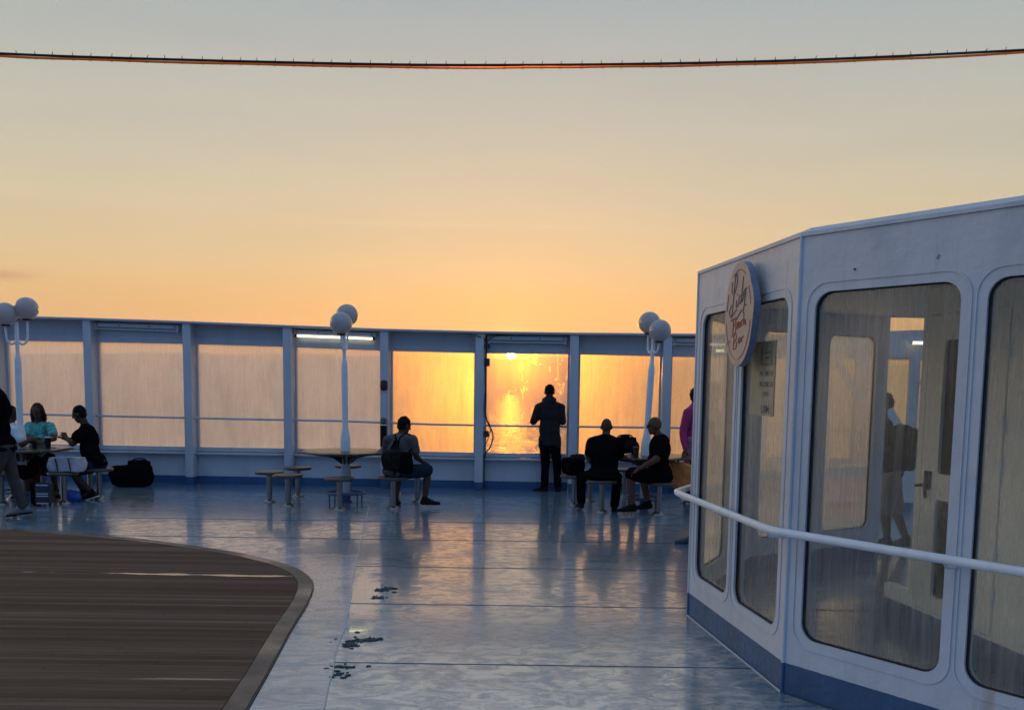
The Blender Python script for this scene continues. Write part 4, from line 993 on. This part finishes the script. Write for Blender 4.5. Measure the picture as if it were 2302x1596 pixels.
def person(label, root, J, b=1.0, skin='skin', top=('blackfab', 'short'), bottom=('blackfab', 'trousers'), shoe='shoe_dark', sole=None, hair=None, glasses=False, hood=False, female=False, grip=.5):
    """J: joints in world space. pel chest neck head face(dir) shL shR haL haR (wrists) elL elR (optional hints) hipL.. anL anR toL toR knL knR"""
    t_ = empty('person', root, label, 'person')
    J = {k: V(v) for k, v in J.items()}
    pel, neck, head = J['pel'], J['neck'], J['head']
    shL, shR = J['shL'], J['shR']; lat = (shR - shL).normalized(); upv = (neck - pel).normalized(); lat = (lat - upv * lat.dot(upv)).normalized(); frt = upv.cross(lat).normalized()
    f = J['face'].normalized(); hu = J.get('hup', V((0, 0, 1)) * 1.0 + f * 0); hu = (hu - f * hu.dot(f)).normalized(); hl_ = f.cross(hu)   # head right
    for s_ in 'LR':
        sg_ = -1 if s_ == 'L' else 1
        J.setdefault('hip' + s_, pel + lat * sg_ * .09 - upv * .02)
        if 'el' + s_ not in J: J['el' + s_] = ik(J['sh' + s_], J['ha' + s_], .29, .255, J.get('eh' + s_, V((0, 0, -1)) + lat * sg_ * .5 - frt * .4))
        if 'kn' + s_ not in J: J['kn' + s_] = ik(J['hip' + s_], J['an' + s_], .43, .41, J.get('kh' + s_, frt))
    def torso(mb, g, low=.0, hem=0):
        rc = pel.lerp(neck, .68); w_ = b + 0
        ell(mb, rc + frt * .01, (lat * (.150 * w_ + g), frt * (.108 * w_ + g), upv * (.20 + g)))
        ell(mb, pel.lerp(neck, .86), (lat * (.155 + g), frt * (.075 * w_ + g), upv * (.075 + g)))
        ell(mb, pel.lerp(neck, .36) + frt * (.012 if b < 1.15 else .04), (lat * (.138 * w_ + g), frt * (.105 * w_ + g), upv * (.17 + g)))
        ell(mb, pel + upv * .04, (lat * (.160 * w_ + g), frt * (.110 * w_ + g), upv * (.12 + g)))
        if female: 
            for q in (-1, 1): ell(mb, rc + upv * .0 + frt * .085 + lat * q * .065, (lat * (.055 + g * .5), frt * (.05 + g * .5), upv * (.055 + g * .5)))
        for s_ in 'LR': cap(mb, pel.lerp(neck, .93), .055 * w_ + g, J['sh' + s_], .047 * w_ + g)
    def arm(mb, s_, g, end=2.0):
        a, e_, h = J['sh' + s_], J['el' + s_], J['ha' + s_]
        r = (.050 * (b + .0) + g, .040 * b + g, .026 + g * .8)
        if end <= 1: cap(mb, a, r[0], a.lerp(e_, end), r[0] + (r[1] - r[0]) * end * .4 + .006, flat=False)
        else:
            cap(mb, a, r[0], e_, r[1])
            cap(mb, e_, r[1], e_.lerp(h, min(1, end - 1)), r[1] + (r[2] - r[1]) * min(1, end - 1))
    def leg(mb, s_, g, end=2.0, hang=0):
        a, k, an = J['hip' + s_], J['kn' + s_], J['an' + s_]
        r = (.082 * (.5 + b * .5) + g, .056 + g, .036 + g)
        e1 = min(1, end)
        cap(mb, a, r[0], a.lerp(k, e1), r[0] + (r[1] - r[0]) * e1 + (hang if end <= 1 else 0))
        if end > 1:
            mid = k.lerp(an, .30); back = (a - k).cross(an - k); 
            cap(mb, k, r[1], mid, r[1] * .98); cap(mb, mid, r[1] * .98, k.lerp(an, end - 1), r[2] + hang)
    # ---- the body
    B = MB(); torso(B, 0)
    for s_ in 'LR': arm(B, s_, 0); leg(B, s_, 0)
    cap(B, neck - upv * .03, .058 * (.6 + .4 * b), head - hu * .06 - f * .015, .052)
    ell(B, head + f * -.008 + hu * .02, (hl_ * .074, f * .094, hu * .100))
    ell(B, head + f * .030 - hu * .045, (hl_ * .054, f * .058, hu * .072))
    ell(B, head + f * .055 - hu * .098, (hl_ * .026, f * .024, hu * .020))            # chin
    cap(B, head + f * .088 + hu * .02, .008, head + f * .108 - hu * .018, .013)       # nose
    cap(B, head + f * .076 - hl_ * .035 + hu * .034, .010, head + f * .076 + hl_ * .035 + hu * .034, .010)   # brow
    cap(B, head + f * .086 - hl_ * .016 - hu * .055, .007, head + f * .086 + hl_ * .016 - hu * .055, .007)   # lips
    for q in (-1, 1): ell(B, head + hl_ * q * .077 - f * .006 - hu * .005, (hl_ * .010, f * .018, hu * .030))
    for s_ in 'LR':
        e_, h = J['el' + s_], J['ha' + s_]; d = J.get('hd' + s_, (h - e_)).normalized(); sg_ = -1 if s_ == 'L' else 1
        cd = J.get('curl' + s_, V((0, 0, -1))); cd = (cd - d * cd.dot(d)); cd = cd.normalized() if cd.length > .05 else frt
        w_ = d.cross(cd).normalized() * -sg_                       # towards the thumb side, roughly
        cap(B, h, .026, h + d * .03, .024)
        for q in (-.027, -.009, .009, .027): cap(B, h + d * .02 + w_ * q * .7, .0145, h + d * .085 + w_ * q, .0115, 10)
        for q, ln in ((-.030, .062), (-.010, .075), (.010, .080), (.030, .070)):
            k0 = h + d * .088 + w_ * q; k1 = k0 + (d * (1 - grip * .5) + cd * grip * .8).normalized() * ln * .5; k2 = k1 + (d * (1 - grip) + cd * (.25 + grip)).normalized() * ln * .5
            cap(B, k0, .0098, k1, .0090, 8); cap(B, k1, .0090, k2, .0078, 8)
        th = h + d * .03 + w_ * .028; t1 = th + (d * .7 + w_ * .7 + cd * .25).normalized() * .04; t2 = t1 + (d * .85 + w_ * .1 + cd * .5).normalized() * .032
        cap(B, th, .0130, t1, .0112, 8); cap(B, t1, .0112, t2, .009, 8)
    for s_ in 'LR':
        an, to = J['an' + s_], J['to' + s_]; cap(B, an, .036, an.lerp(to, .25) - V((0, 0, .0)), .034); cap(B, an.lerp(to, .2), .032, to, .022)
    blob(B, 'body', t_, M[skin], .0095, 2)
    # eyes
    for q in (-1, 1): MB().sphere(head + f * .079 + hl_ * q * .030 + hu * .014, .0085, 10, 8).build('eye', M['eye'], t_, smooth=True)
    # ---- clothes
    C = MB(); tm_, sl_ = top
    torso(C, .024 if hood else .017)
    ell(C, pel - upv * .015, (lat * (.168 * b + .016), frt * (.118 * b + .016), upv * .085))
    for s_ in 'LR': arm(C, s_, .016 if sl_ == 'short' else .018, .62 if sl_ == 'short' else 1.96)
    if hood:
        ell(C, pel.lerp(neck, .30), (lat * (.172 * b), frt * (.128 * b), upv * .30))
        cap(C, neck - upv * .01, .085, neck + upv * .035, .088); 
        for a in (-1, 0, 1): cap(C, neck + lat * a * .05 - frt * .04, .05, neck + lat * a * .085 + frt * .02 + upv * .03, .035)
        cap(C, neck - frt * .07 - upv * .08, .05, neck - frt * .06 + upv * .02, .05)
        for q in (-1, 0, 1): cap(C, pel + lat * q * .10 + upv * .05, .085, pel + lat * q * .105 - upv * .07, .085)
    else: cap(C, neck - upv * .05, .066, neck - upv * .012, .060)
    blob(C, 'jacket' if hood else ('shirt' if sl_ == 'short' else 'top'), t_, M[tm_], .014, 2, .008, 9)
    P = MB(); bm_, bk = bottom
    ell(P, pel + upv * .0, (lat * (.168 * b + .010), frt * (.118 * b + .010), upv * .115))
    for s_ in 'LR':
        if bk == 'shorts': leg(P, s_, .020, .93, .022)
        else: leg(P, s_, .014, 1.93, .012)
    blob(P, 'shorts' if bk == 'shorts' else 'trousers', t_, M[bm_], .014, 2, .007, 10)
    for s_ in 'LR':
        an, to = J['an' + s_], J['to' + s_]; d = (to - an); dn = J.get('fu' + s_, V((0, 0, 1)))
        fl = (d - dn * d.dot(dn)).normalized(); sd_ = fl.cross(dn).normalized()
        heel = an - dn * .045 - fl * .035; ball = heel + fl * .165 - dn * .008; toe = heel + fl * .225 - dn * .012
        K = MB(); cap(K, an + dn * .02, .043, heel + dn * .01 + fl * .01, .040); ell(K, heel + fl * .01, (sd_ * .038, fl * .045, dn * .036)); ell(K, heel.lerp(ball, .5) + dn * .006, (sd_ * .040, fl * .10, dn * .040)); ell(K, ball, (sd_ * .047, fl * .075, dn * .030)); ell(K, toe, (sd_ * .040, fl * .035, dn * .024)); cap(K, an, .04, ball + dn * .005, .028)
        sh = blob(K, 'shoe', t_, M[shoe], .0085, 2)
        if sole:
            Q = MB(); pts = [(-.048, .022), (-.03, .036), (.05, .034), (.12, .042), (.19, .046), (.24, .034), (.262, .012)]
            lp = [(x * 1.02, y * 1.14) for x, y in pts] + [(x * 1.02, -y * 1.14) for x, y in pts[::-1]]
            plate(Q, lp, [], (heel - dn * .040, fl, sd_, dn), -.003, .016); Q.build('sole', M[sole], sh)
    if hair:
        hm, st = hair; Hh = MB()
        ell(Hh, head - f * .020 + hu * .034, (hl_ * .081, f * .092, hu * .096))
        if st == 'short': ell(Hh, head - f * .045 - hu * .01, (hl_ * .074, f * .055, hu * .075))
        if st == 'cap': ell(Hh, head + hu * .035, (hl_ * .083, f * .098, hu * .085))
        if st == 'long':
            for q in (-1, 1): cap(Hh, head + hl_ * q * .068 + hu * .03, .034, head + hl_ * q * .080 - hu * .10, .036); cap(Hh, head + hl_ * q * .080 - hu * .10, .036, head + hl_ * q * .085 - hu * .20 + f * .03, .022)
            cap(Hh, head - f * .06, .07, head - f * .07 - hu * .17, .06)
        if st == 'bun':
            ell(Hh, head - f * .045 - hu * .01, (hl_ * .074, f * .065, hu * .08)); ell(Hh, head - f * .115 + hu * .0, (hl_ * .045, f * .05, hu * .06)); ell(Hh, head - f * .08 + hu * .05, (hl_ * .06, f * .06, hu * .06))
        blob(Hh, 'hair' if st != 'cap' else 'cap', t_, M[hm], .009, 1, .011, 34)
    if glasses:
        G = MB()
        for q in (-1, 1):
            G.tube([head + f * .094 + hl_ * (q * .031 + .021 * math.cos(R(a))) + hu * (.012 + .016 * math.sin(R(a))) for a in range(0, 360, 30)], .0022, 6, closed=True)
            G.tube([head + f * .092 + hl_ * q * .052 + hu * .016, head - f * .005 + hl_ * q * .080 + hu * .012], .0022, 6)
        G.tube([head + f * .097 - hl_ * .01 + hu * .014, head + f * .097 + hl_ * .01 + hu * .014], .0022, 6)
        G.build('glasses', M['lens'], t_)
    t_['_j'] = 0; del t_['_j']
    return t_, J
A_ = aty
up3 = V((0, 0, 1))

# man in jacket at the clearest window, seen from behind
Y = 14.9
pos_ = at(1236, 1104); Y = pos_.y
person('man standing at the golden window in a dark hooded jacket, seen from behind', pos_, dict(
    pel=A_(1236, 992, Y), neck=A_(1235, 903, Y - .02), head=A_(1235.5, 882, Y + .01), face=V((.1, 1, -.12)),
    shL=A_(1211, 915, Y), shR=A_(1261, 916, Y), elL=A_(1199, 947, Y - .02), elR=A_(1265, 948, Y - .02), haL=A_(1214, 934, Y + .24), haR=A_(1250, 936, Y + .24), hdL=V((.5, .6, .4)), hdR=V((-.5, .6, .4)),
    anL=A_(1224, 1096, Y - .02), anR=A_(1254.5, 1096, Y - .02), toL=A_(1203, 1104, Y + .08), toR=A_(1253, 1102, Y + .20), knL=A_(1226, 1043, Y + .03), knR=A_(1252, 1043, Y + .03)),
    b=1.02, top=('jacket', 'long'), bottom=('blackfab', 'trousers'), sole='sole', hair=('hair_dark', 'cap'), hood=True)

# man with the small backpack
q = at(884, 1144); Y = q.y
pb, Jb = person('seated man in grey T-shirt with drawstring backpack, facing the golden window', q, dict(
    pel=A_(889, 1061, Y + .02), neck=A_(903, 978, Y + .10), head=A_(909, 957, Y + .15), face=V((.75, .62, -.32)),
    shL=A_(872, 989, Y + .10), shR=A_(928, 988, Y + .00), elL=A_(868, 1024, Y + .30), elR=A_(936, 1026, Y + .06), haL=A_(900, 1036, Y + .46), haR=A_(949, 1038, Y + .20), hdR=V((.5, .6, -.2)),
    knL=A_(900, 1052, Y + .50), knR=A_(962, 1056, Y + .16), anL=A_(889, 1124, Y + .34), anR=A_(955, 1122, Y + .12), toL=A_(896, 1128, Y + .52), toR=A_(976, 1133, Y + .12),
    hipL=A_(884, 1061, Y + .09), hipR=A_(902, 1062, Y - .02)),
    b=1.08, skin='skin_tan', top=('greytee', 'short'), bottom=('denim', 'shorts'), hair=('hair_dark', 'short'))
bp_ = empty('backpack', A_(886, 1030, Y - .12), 'dark drawstring backpack worn on the seated man in the grey T-shirt', 'backpack')
softbox('bag', A_(880, 1034, Y - .13), (.26, .15, .25), M['brownbag'], bp_, R(-12), .5, .014)
softbox('bag_top', A_(886, 1009, Y - .08), (.15, .11, .24), M['darkfab'], bp_, R(-12), .6, .02, ry=R(14), taper=.5)
softbox('pouch', A_(911, 1041, Y - .10), (.20, .13, .26), M['blackfab'], bp_, R(25), .5, .012)
for a in ([(893, 1000), (890, 985), (889, 976)], [(896, 1003), (899, 985), (913, 974), (925, 978)], [(905, 1026), (918, 1018), (926, 1008)], [(880, 1012), (886, 998), (893, 984)], [(872, 1018), (882, 1004), (888, 990)]):
    MB().tube(smoothpts([A_(x, y, Y - .105 + .05 * (1 - i / 2)) - V((0, .035, 0)) for i, (x, y) in enumerate(a)], 5), .010, 8).build('strap', M['blackfab'], bp_, smooth=True)

# bald man from behind
q = at(1351.7, 1152); Y = q.y + .02
person('bald heavy man in black, back to the camera, seated at the right table', q, dict(
    pel=A_(1357, 1070, Y), neck=A_(1363, 982, Y + .06), head=A_(1363.5, 960, Y + .12), face=V((.22, 1, -.2)),
    shL=A_(1331, 995, Y + .04), shR=A_(1386, 995, Y + .04), elL=A_(1325, 1030, Y + .08), elR=A_(1396, 1029, Y + .14), haL=A_(1345, 1052, Y + .34), haR=A_(1421, 1035.5, Y + .30), hdR=V((.6, .6, .1)),
    knL=A_(1306, 1072, Y + .30), knR=A_(1388, 1072, Y + .28), anL=A_(1307, 1130, Y + .26), anR=A_(1381, 1140, Y + .12), toL=A_(1303, 1136, Y + .42), toR=A_(1381, 1145, Y + .30),
    hipL=A_(1342, 1068, Y + .03), hipR=A_(1372, 1068, Y + .03)),
    b=1.32, skin='skin_tan', top=('blackfab', 'short'), bottom=('blackfab', 'trousers'))

# bald man with glasses
q = at(1480, 1157); Y = q.y
person('bald man with glasses in black polo and shorts, seated facing left, hand on knee', q, dict(
    pel=A_(1487, 1071, Y + .03), neck=A_(1484, 981, Y + .02), head=A_(1471, 957, Y), face=V((-1, -.12, -.08)),
    shL=A_(1487, 994, Y - .19), shR=A_(1494, 991, Y + .20), elL=A_(1476, 1032, Y - .28), elR=A_(1475, 1028, Y + .30), haL=A_(1436, 1054, Y - .22), haR=A_(1446, 1036, Y + .34), hdL=V((-.8, 0, -.45)), hdR=V((-1, 0, 0)),
    knL=A_(1418, 1065, Y - .16), knR=A_(1445, 1070, Y + .16), anL=A_(1422, 1137, Y - .12), anR=A_(1457, 1131, Y + .16), toL=A_(1398, 1146, Y - .14), toR=A_(1440, 1140, Y + .12),
    hipL=A_(1482, 1073, Y - .07), hipR=A_(1484, 1072, Y + .12)),
    b=1.22, skin='skin', top=('blackfab', 'short'), bottom=('blackfab', 'shorts'), glasses=True)

# woman in pink with the bag
q = aty(1553, 1131, 13.75); q = at(1553, 1131); Y = q.y
person('woman in magenta top holding an orange bag, half hidden by the pavilion corner', q, dict(
    pel=A_(1557, 985, Y), neck=A_(1562, 912, Y), head=A_(1566, 890, Y), face=V((.9, .4, -.1)),
    shL=A_(1560, 925, Y + .17), shR=A_(1545, 928, Y - .12), elL=A_(1566, 968, Y + .2), elR=A_(1535, 974, Y - .16), haL=A_(1570, 990, Y + .1), haR=A_(1540, 1008, Y - .26), hdR=V((.2, -.3, -1)),
    anL=A_(1571, 1117, Y + .12), anR=A_(1548, 1121, Y - .05), toL=A_(1590, 1124, Y + .12), toR=A_(1568, 1129, Y - .05)),
    b=1.0, skin='skin', top=('pink', 'long'), bottom=('pinkgrey', 'shorts'), shoe='shoe_grey', sole='sole', hair=('hair_brown', 'short'), female=True)
tb_ = A_(1535, 1066, Y - .30)
e = empty('tote_bag', tb_, 'orange terracotta tote bag with knotted top held by the woman in pink', 'bag')
softbox('bag', tb_ + V((-.02, 0, -.02)), (.54, .22, .36), M['orange_bag'], e, R(-8), .42, .022, 6, ry=R(8), taper=.22)
for s_ in (-1, 1): MB().tube(smoothpts([tb_ + V((-.10, .03 * s_, .17)), A_(1528, 1034, Y - .29), A_(1541, 1014, Y - .27) + V((0, 0, -.01)), A_(1551, 1034, Y - .29), tb_ + V((.12, .03 * s_, .15))], 6), .009, 8).build('strap', M['blackfab'], e, smooth=True)

# woman in teal
Y = 14.15; q = at(98, 1108)
Y = q.y
person('woman with long brown hair and glasses in a teal top, seated behind the left table', q, dict(
    pel=A_(92, 1052, Y), neck=A_(87, 950, Y - .05), head=A_(84.5, 925, Y - .09), face=V((.10, -1, -.35)),
    shL=A_(114, 958, Y - .05), shR=A_(64, 958, Y - .05), elL=A_(122, 986, Y - .22), elR=A_(60, 985, Y - .22), haL=A_(104, 992, Y - .36), haR=A_(80, 991, Y - .36), hdL=V((-.8, -.6, 0)), hdR=V((.8, -.6, 0)),
    knL=A_(112, 1030, Y - .45), knR=A_(80, 1036, Y - .44), anL=A_(127, 1106, Y - .38), anR=A_(86, 1108, Y - .4), toL=A_(130, 1112, Y - .5), toR=A_(84, 1114, Y - .52)),
    b=1.02, skin='skin', top=('teal', 'short'), bottom=('denim', 'shorts'), hair=('hair_brown', 'long'), glasses=True, female=True)

# man in black, facing left
q = at(224, 1121); Y = q.y
person('man in black shirt and dark shorts leaning over the left table, facing left', q, dict(
    pel=A_(218, 1043, Y), neck=A_(192, 956, Y + .02), head=A_(178, 931, Y), face=V((-1, -.05, -.38)),
    shL=A_(196, 968, Y - .18), shR=A_(190, 966, Y + .19), elL=A_(163, 997, Y - .22), elR=A_(162, 990, Y + .26), haL=A_(148, 983, Y - .10), haR=A_(146, 986, Y + .18), hdL=V((-.5, .5, .6)), hdR=V((-.6, -.4, .3)),
    knL=A_(158, 1058, Y - .14), knR=A_(162, 1056, Y + .16), anL=A_(206, 1107, Y - .12), anR=A_(188, 1105, Y + .14), toL=A_(184, 1116, Y - .12), toR=A_(168, 1112, Y + .14), fuL=V((-.35, 0, 1)).normalized(), fuR=V((-.2, 0, 1)).normalized(),
    hipL=A_(214, 1046, Y - .09), hipR=A_(214, 1045, Y + .1)),
    b=1.15, skin='skin_tan', top=('blackfab', 'short'), bottom=('denim', 'shorts'), sole='sole', hair=('hair_dark', 'short'))

# person in the white T-shirt, mostly hidden
q = at(30, 1122); Y = q.y
person('person in white T-shirt and black shorts seated left of the table, behind the walking man', q, dict(
    pel=A_(30, 1045, Y), neck=A_(26, 955, Y - .02), head=A_(24, 931, Y), face=V((1, .15, -.25)),
    shL=A_(27, 968, Y + .18), shR=A_(33, 969, Y - .18), elL=A_(50, 992, Y + .26), elR=A_(49, 999, Y - .20), haL=A_(74, 992, Y + .22), haR=A_(68, 990, Y - .10),
    knL=A_(74, 1056, Y + .14), knR=A_(63, 1066, Y - .16), anL=A_(76, 1116, Y + .12), anR=A_(66, 1120, Y - .16), toL=A_(90, 1124, Y + .12), toR=A_(84, 1131, Y - .16)),
    b=1.08, skin='skin_tan', top=('whitetee', 'short'), bottom=('blackfab', 'shorts'), shoe='shoe_grey', hair=('hair_dark', 'short'))

# walking man at the left edge
q = at(20, 1166); Y = at(46, 1166).y
person('walking man in black T-shirt and khaki trousers cut off by the left edge', q, dict(
    pel=A_(8, 1005, Y), neck=A_(-8, 878, Y), head=A_(-22, 848, Y), face=V((-1, -.1, -.3)),
    shL=A_(-2, 896, Y - .19), shR=A_(2, 894, Y + .19), elL=A_(-14, 948, Y - .24), elR=A_(-2, 948, Y + .24), haL=A_(-40, 970, Y - .2), haR=A_(-30, 985, Y + .2),
    hipL=A_(6, 1008, Y - .09), hipR=A_(12, 1008, Y + .09), knL=A_(-18, 1078, Y - .10), knR=A_(30, 1077, Y + .09), anL=A_(-34, 1150, Y - .1), anR=A_(54, 1140, Y + .09), toL=A_(-60, 1160, Y - .1), toR=A_(32, 1158, Y + .07), fuR=V((-.15, 0, 1)).normalized()),
    b=1.25, skin='skin', top=('blackfab', 'short'), bottom=('olive', 'trousers'), shoe='shoe_grey', sole='shoe_dark', hair=('hair_dark', 'short'))

# walker seen through the pavilion glass
q = at(2010, 1232); Y = q.y
person('person in shorts with hair tied up walking left behind the pavilion glass', q, dict(
    pel=A_(2004, 1062, Y), neck=A_(1985, 940, Y), head=A_(1978, 906, Y), face=V((-1, -.05, -.05)),
    shL=A_(1988, 962, Y - .16), shR=A_(1992, 960, Y + .16), elL=A_(1992, 1012, Y - .2), elR=A_(1994, 1010, Y + .2), haL=A_(1965, 1030, Y - .16), haR=A_(1968, 1028, Y + .16),
    knL=A_(1990, 1146, Y - .06), knR=A_(2012, 1144, Y + .08), anL=A_(1994, 1213, Y - .07), anR=A_(2038, 1212, Y + .08), toL=A_(1970, 1226, Y - .07), toR=A_(2018, 1226, Y + .08)),
    b=.95, skin='skin', top=('darkfab', 'short'), bottom=('beige', 'shorts'), shoe='shoe_dark', hair=('hair_brown', 'bun'), female=True)
e = empty('rucksack', A_(2020, 1005, Y), 'large dark rucksack on the back of the walker behind the glass', 'rucksack')
softbox('bag', A_(2026, 1006, Y), (.24, .30, .50), M['blackfab'], e, 0, .5, .02); softbox('pocket', A_(2049, 1018, Y), (.12, .24, .30), M['darkfab'], e, 0, .5, .012)
for s_ in (-1, 1): MB().tube(smoothpts([A_(2012, 970, Y + .10 * s_), A_(1992, 946, Y + .10 * s_), A_(1974, 970, Y + .11 * s_), A_(1984, 1010, Y + .14 * s_), A_(2010, 1030, Y + .12 * s_)], 6), .018, 8).build('strap', M['blackfab'], e, smooth=True)

# the person of whom only a shoe shows left of the pavilion corner
q = at(1560, 1224); Y = q.y
person('person behind the pavilion corner of whom one navy shoe sticks out', q, dict(
    pel=A_(1607, 1030, Y), neck=A_(1602, 915, Y), head=A_(1601, 884, Y), face=V((-.9, .4, -.05)),
    shL=A_(1598, 934, Y - .16), shR=A_(1608, 934, Y + .16), elL=A_(1600, 984, Y - .2), elR=A_(1612, 982, Y + .2), haL=A_(1590, 1030, Y - .2), haR=A_(1604, 1030, Y + .2),
    anL=A_(1562, 1208, Y - .05), anR=A_(1626, 1204, Y + .1), toL=A_(1540, 1221, Y - .03), toR=A_(1606, 1214, Y + .12)),
    b=.95, skin='skin', top=('darkfab', 'long'), bottom=('darkfab', 'trousers'), shoe='navyshoe', sole='shoe_grey', hair=('hair_brown', 'short'))

# ------------------------------------------------------------------ luggage and small things
Y = at(298, 1095).y
e = empty('duffel_bag', at(298, 1095), 'large black duffel bag on the deck by the left wall', 'bag')
softbox('bag', A_(296, 1069, Y + .12), (.66, .32, .345), M['blackfab'], e, 0, .45, .018); softbox('bag_top', A_(313, 1047, Y + .14), (.33, .22, .18), M['blackfab'], e, 0, .6, .02)
MB().tube(smoothpts([A_(290, 1048, Y + .1), A_(300, 1033, Y + .1), A_(318, 1030, Y + .1), A_(330, 1036, Y + .1), A_(334, 1050, Y + .1)], 6), .010, 8).build('handle', M['darkfab'], e, smooth=True)
p = at(98, 1137)
e = empty('wheeled_suitcase', p, 'small dark wheeled case with silver stripes under the left table', 'suitcase')
MB().box(p + V((.02, 0, .175)), (.20, .14, .29)).build('shell', M['suitcase'], e, bevel=.02)
softbox('front_pocket', p + V((-.10, .02, .16)), (.10, .16, .30), M['blackfab'], e, 0, .4, .01)
for zz in (.045, .145, .178, .295): MB().box(p + V((.025, -.0745, zz)), (.16, .008, .014)).build('stripe', M['stripe'], e)
for s_ in (-1, 1): MB().lathe([(.018, -.012), (.018, .012)], p + V((.02 + .07 * s_, 0, .018)), 14, axis=(1, 0, 0)).build('wheel', M['black'], e, smooth=True)
p = at(144.6, 1132); p.z = .455
e = empty('beach_bag', p, 'pale woven bag with dark bands lying on a stool at the left table', 'bag')
softbox('bag', p + V((.06, 0, .105)), (.48, .22, .205), M['pale_bag'], e, 0, .28, .014)
for dx_ in (-.03, .15): MB().tube(smoothpts([p + V((dx_ - .02, -.118, .19)), p + V((dx_, -.125, .12)), p + V((dx_ + .01, -.118, .02))], 5), .008, 6).build('band', M['denim'], e, smooth=True)
e = empty('blue_sack', at(158, 1128), 'crumpled bright blue cloth sack on the deck behind the stool stem', 'bag')
softbox('sack', at(155, 1128) + V((0, .1, .07)), (.22, .16, .14), M['bluecloth'], e, 0, .55, .025)
p = at(1290, 1137); p.z = .455
e = empty('rucksack', p, 'black rucksack standing on the stool left of the bald men', 'rucksack')
softbox('bag', p + V((-.02, 0, .125)), (.34, .26, .24), M['blackfab'], e, 0, .5, .022); softbox('top_lid', p + V((.04, 0, .235)), (.22, .2, .12), M['darkfab'], e, 0, .6, .015)
MB().tube(smoothpts([p + V((-.08, -.14, .05)), p + V((-.12, -.15, .10)), p + V((-.10, -.14, .17))], 5), .012, 8).build('strap', M['darkfab'], e, smooth=True)
# things on the right table
zt = .7505
p = T3 + V((-.27, .12, zt))
e = empty('shoulder_bag', p, 'dark shoulder bag standing on the table between the two bald men', 'bag')
softbox('bag', p + V((0, 0, .135)), (.34, .18, .26), M['blackfab'], e, 0, .5, .02); softbox('flap', p + V((.08, -.06, .14)), (.2, .1, .15), M['darkfab'], e, 0, .6, .015)
MB().tube(smoothpts([p + V((-.13, 0, .22)), p + V((-.10, 0, .275)), p + V((.05, 0, .285)), p + V((.12, 0, .22))], 6), .010, 8).build('handle', M['darkfab'], e, smooth=True)
def cup(p, label, mat, h=.11, r=.038, lid=None, group=None):
    e = empty('cup', p, label, 'cup', group)
    MB().lathe([(r * .78, .0005), (r, h), (r * .9, h - .001), (r * .7, .01)], p, 20).build('body', M[mat], e, smooth=True)
    if lid: MB().lathe([(r * 1.06, h), (r * 1.06, h + .008), (r * .9, h + .016)], p, 20).build('lid', M[lid], e, smooth=True)
cup(T3 + V((-.19, -.40, zt)), 'dark lidded coffee cup on the right table beside the black bag', 'black', .135, .045, 'black')
cup(T3 + V((-.285, -.42, zt)), 'small pale cup on the right table by the bald man\'s arm', 'paper', .06, .03)
cup(T1 + V((.36, .06, zt)), 'dark tumbler with clear lid on the left table before the teal woman', 'darkfab', .15, .042, 'stripe')
cup(T1 + V((.25, -.10, zt)), 'short dark glass on the left table next to the tumbler', 'darkfab', .08, .035)

# ------------------------------------------------------------------ sea haze: one closed box of even air
t = MT('sea_haze'); t.n.remove(t.b); pv = t.n.new('ShaderNodeVolumePrincipled')
pv.inputs['Color'].default_value = (.93, .93, .95, 1); pv.inputs['Density'].default_value = 1.0e-4; pv.inputs['Anisotropy'].default_value = .55
t.l.new(pv.outputs[0], t.o.inputs['Volume'])
hz = MB().box((0, 8200, 225), (30000, 20000, 600)).build('haze', t.m); tag(hz, kind='stuff')
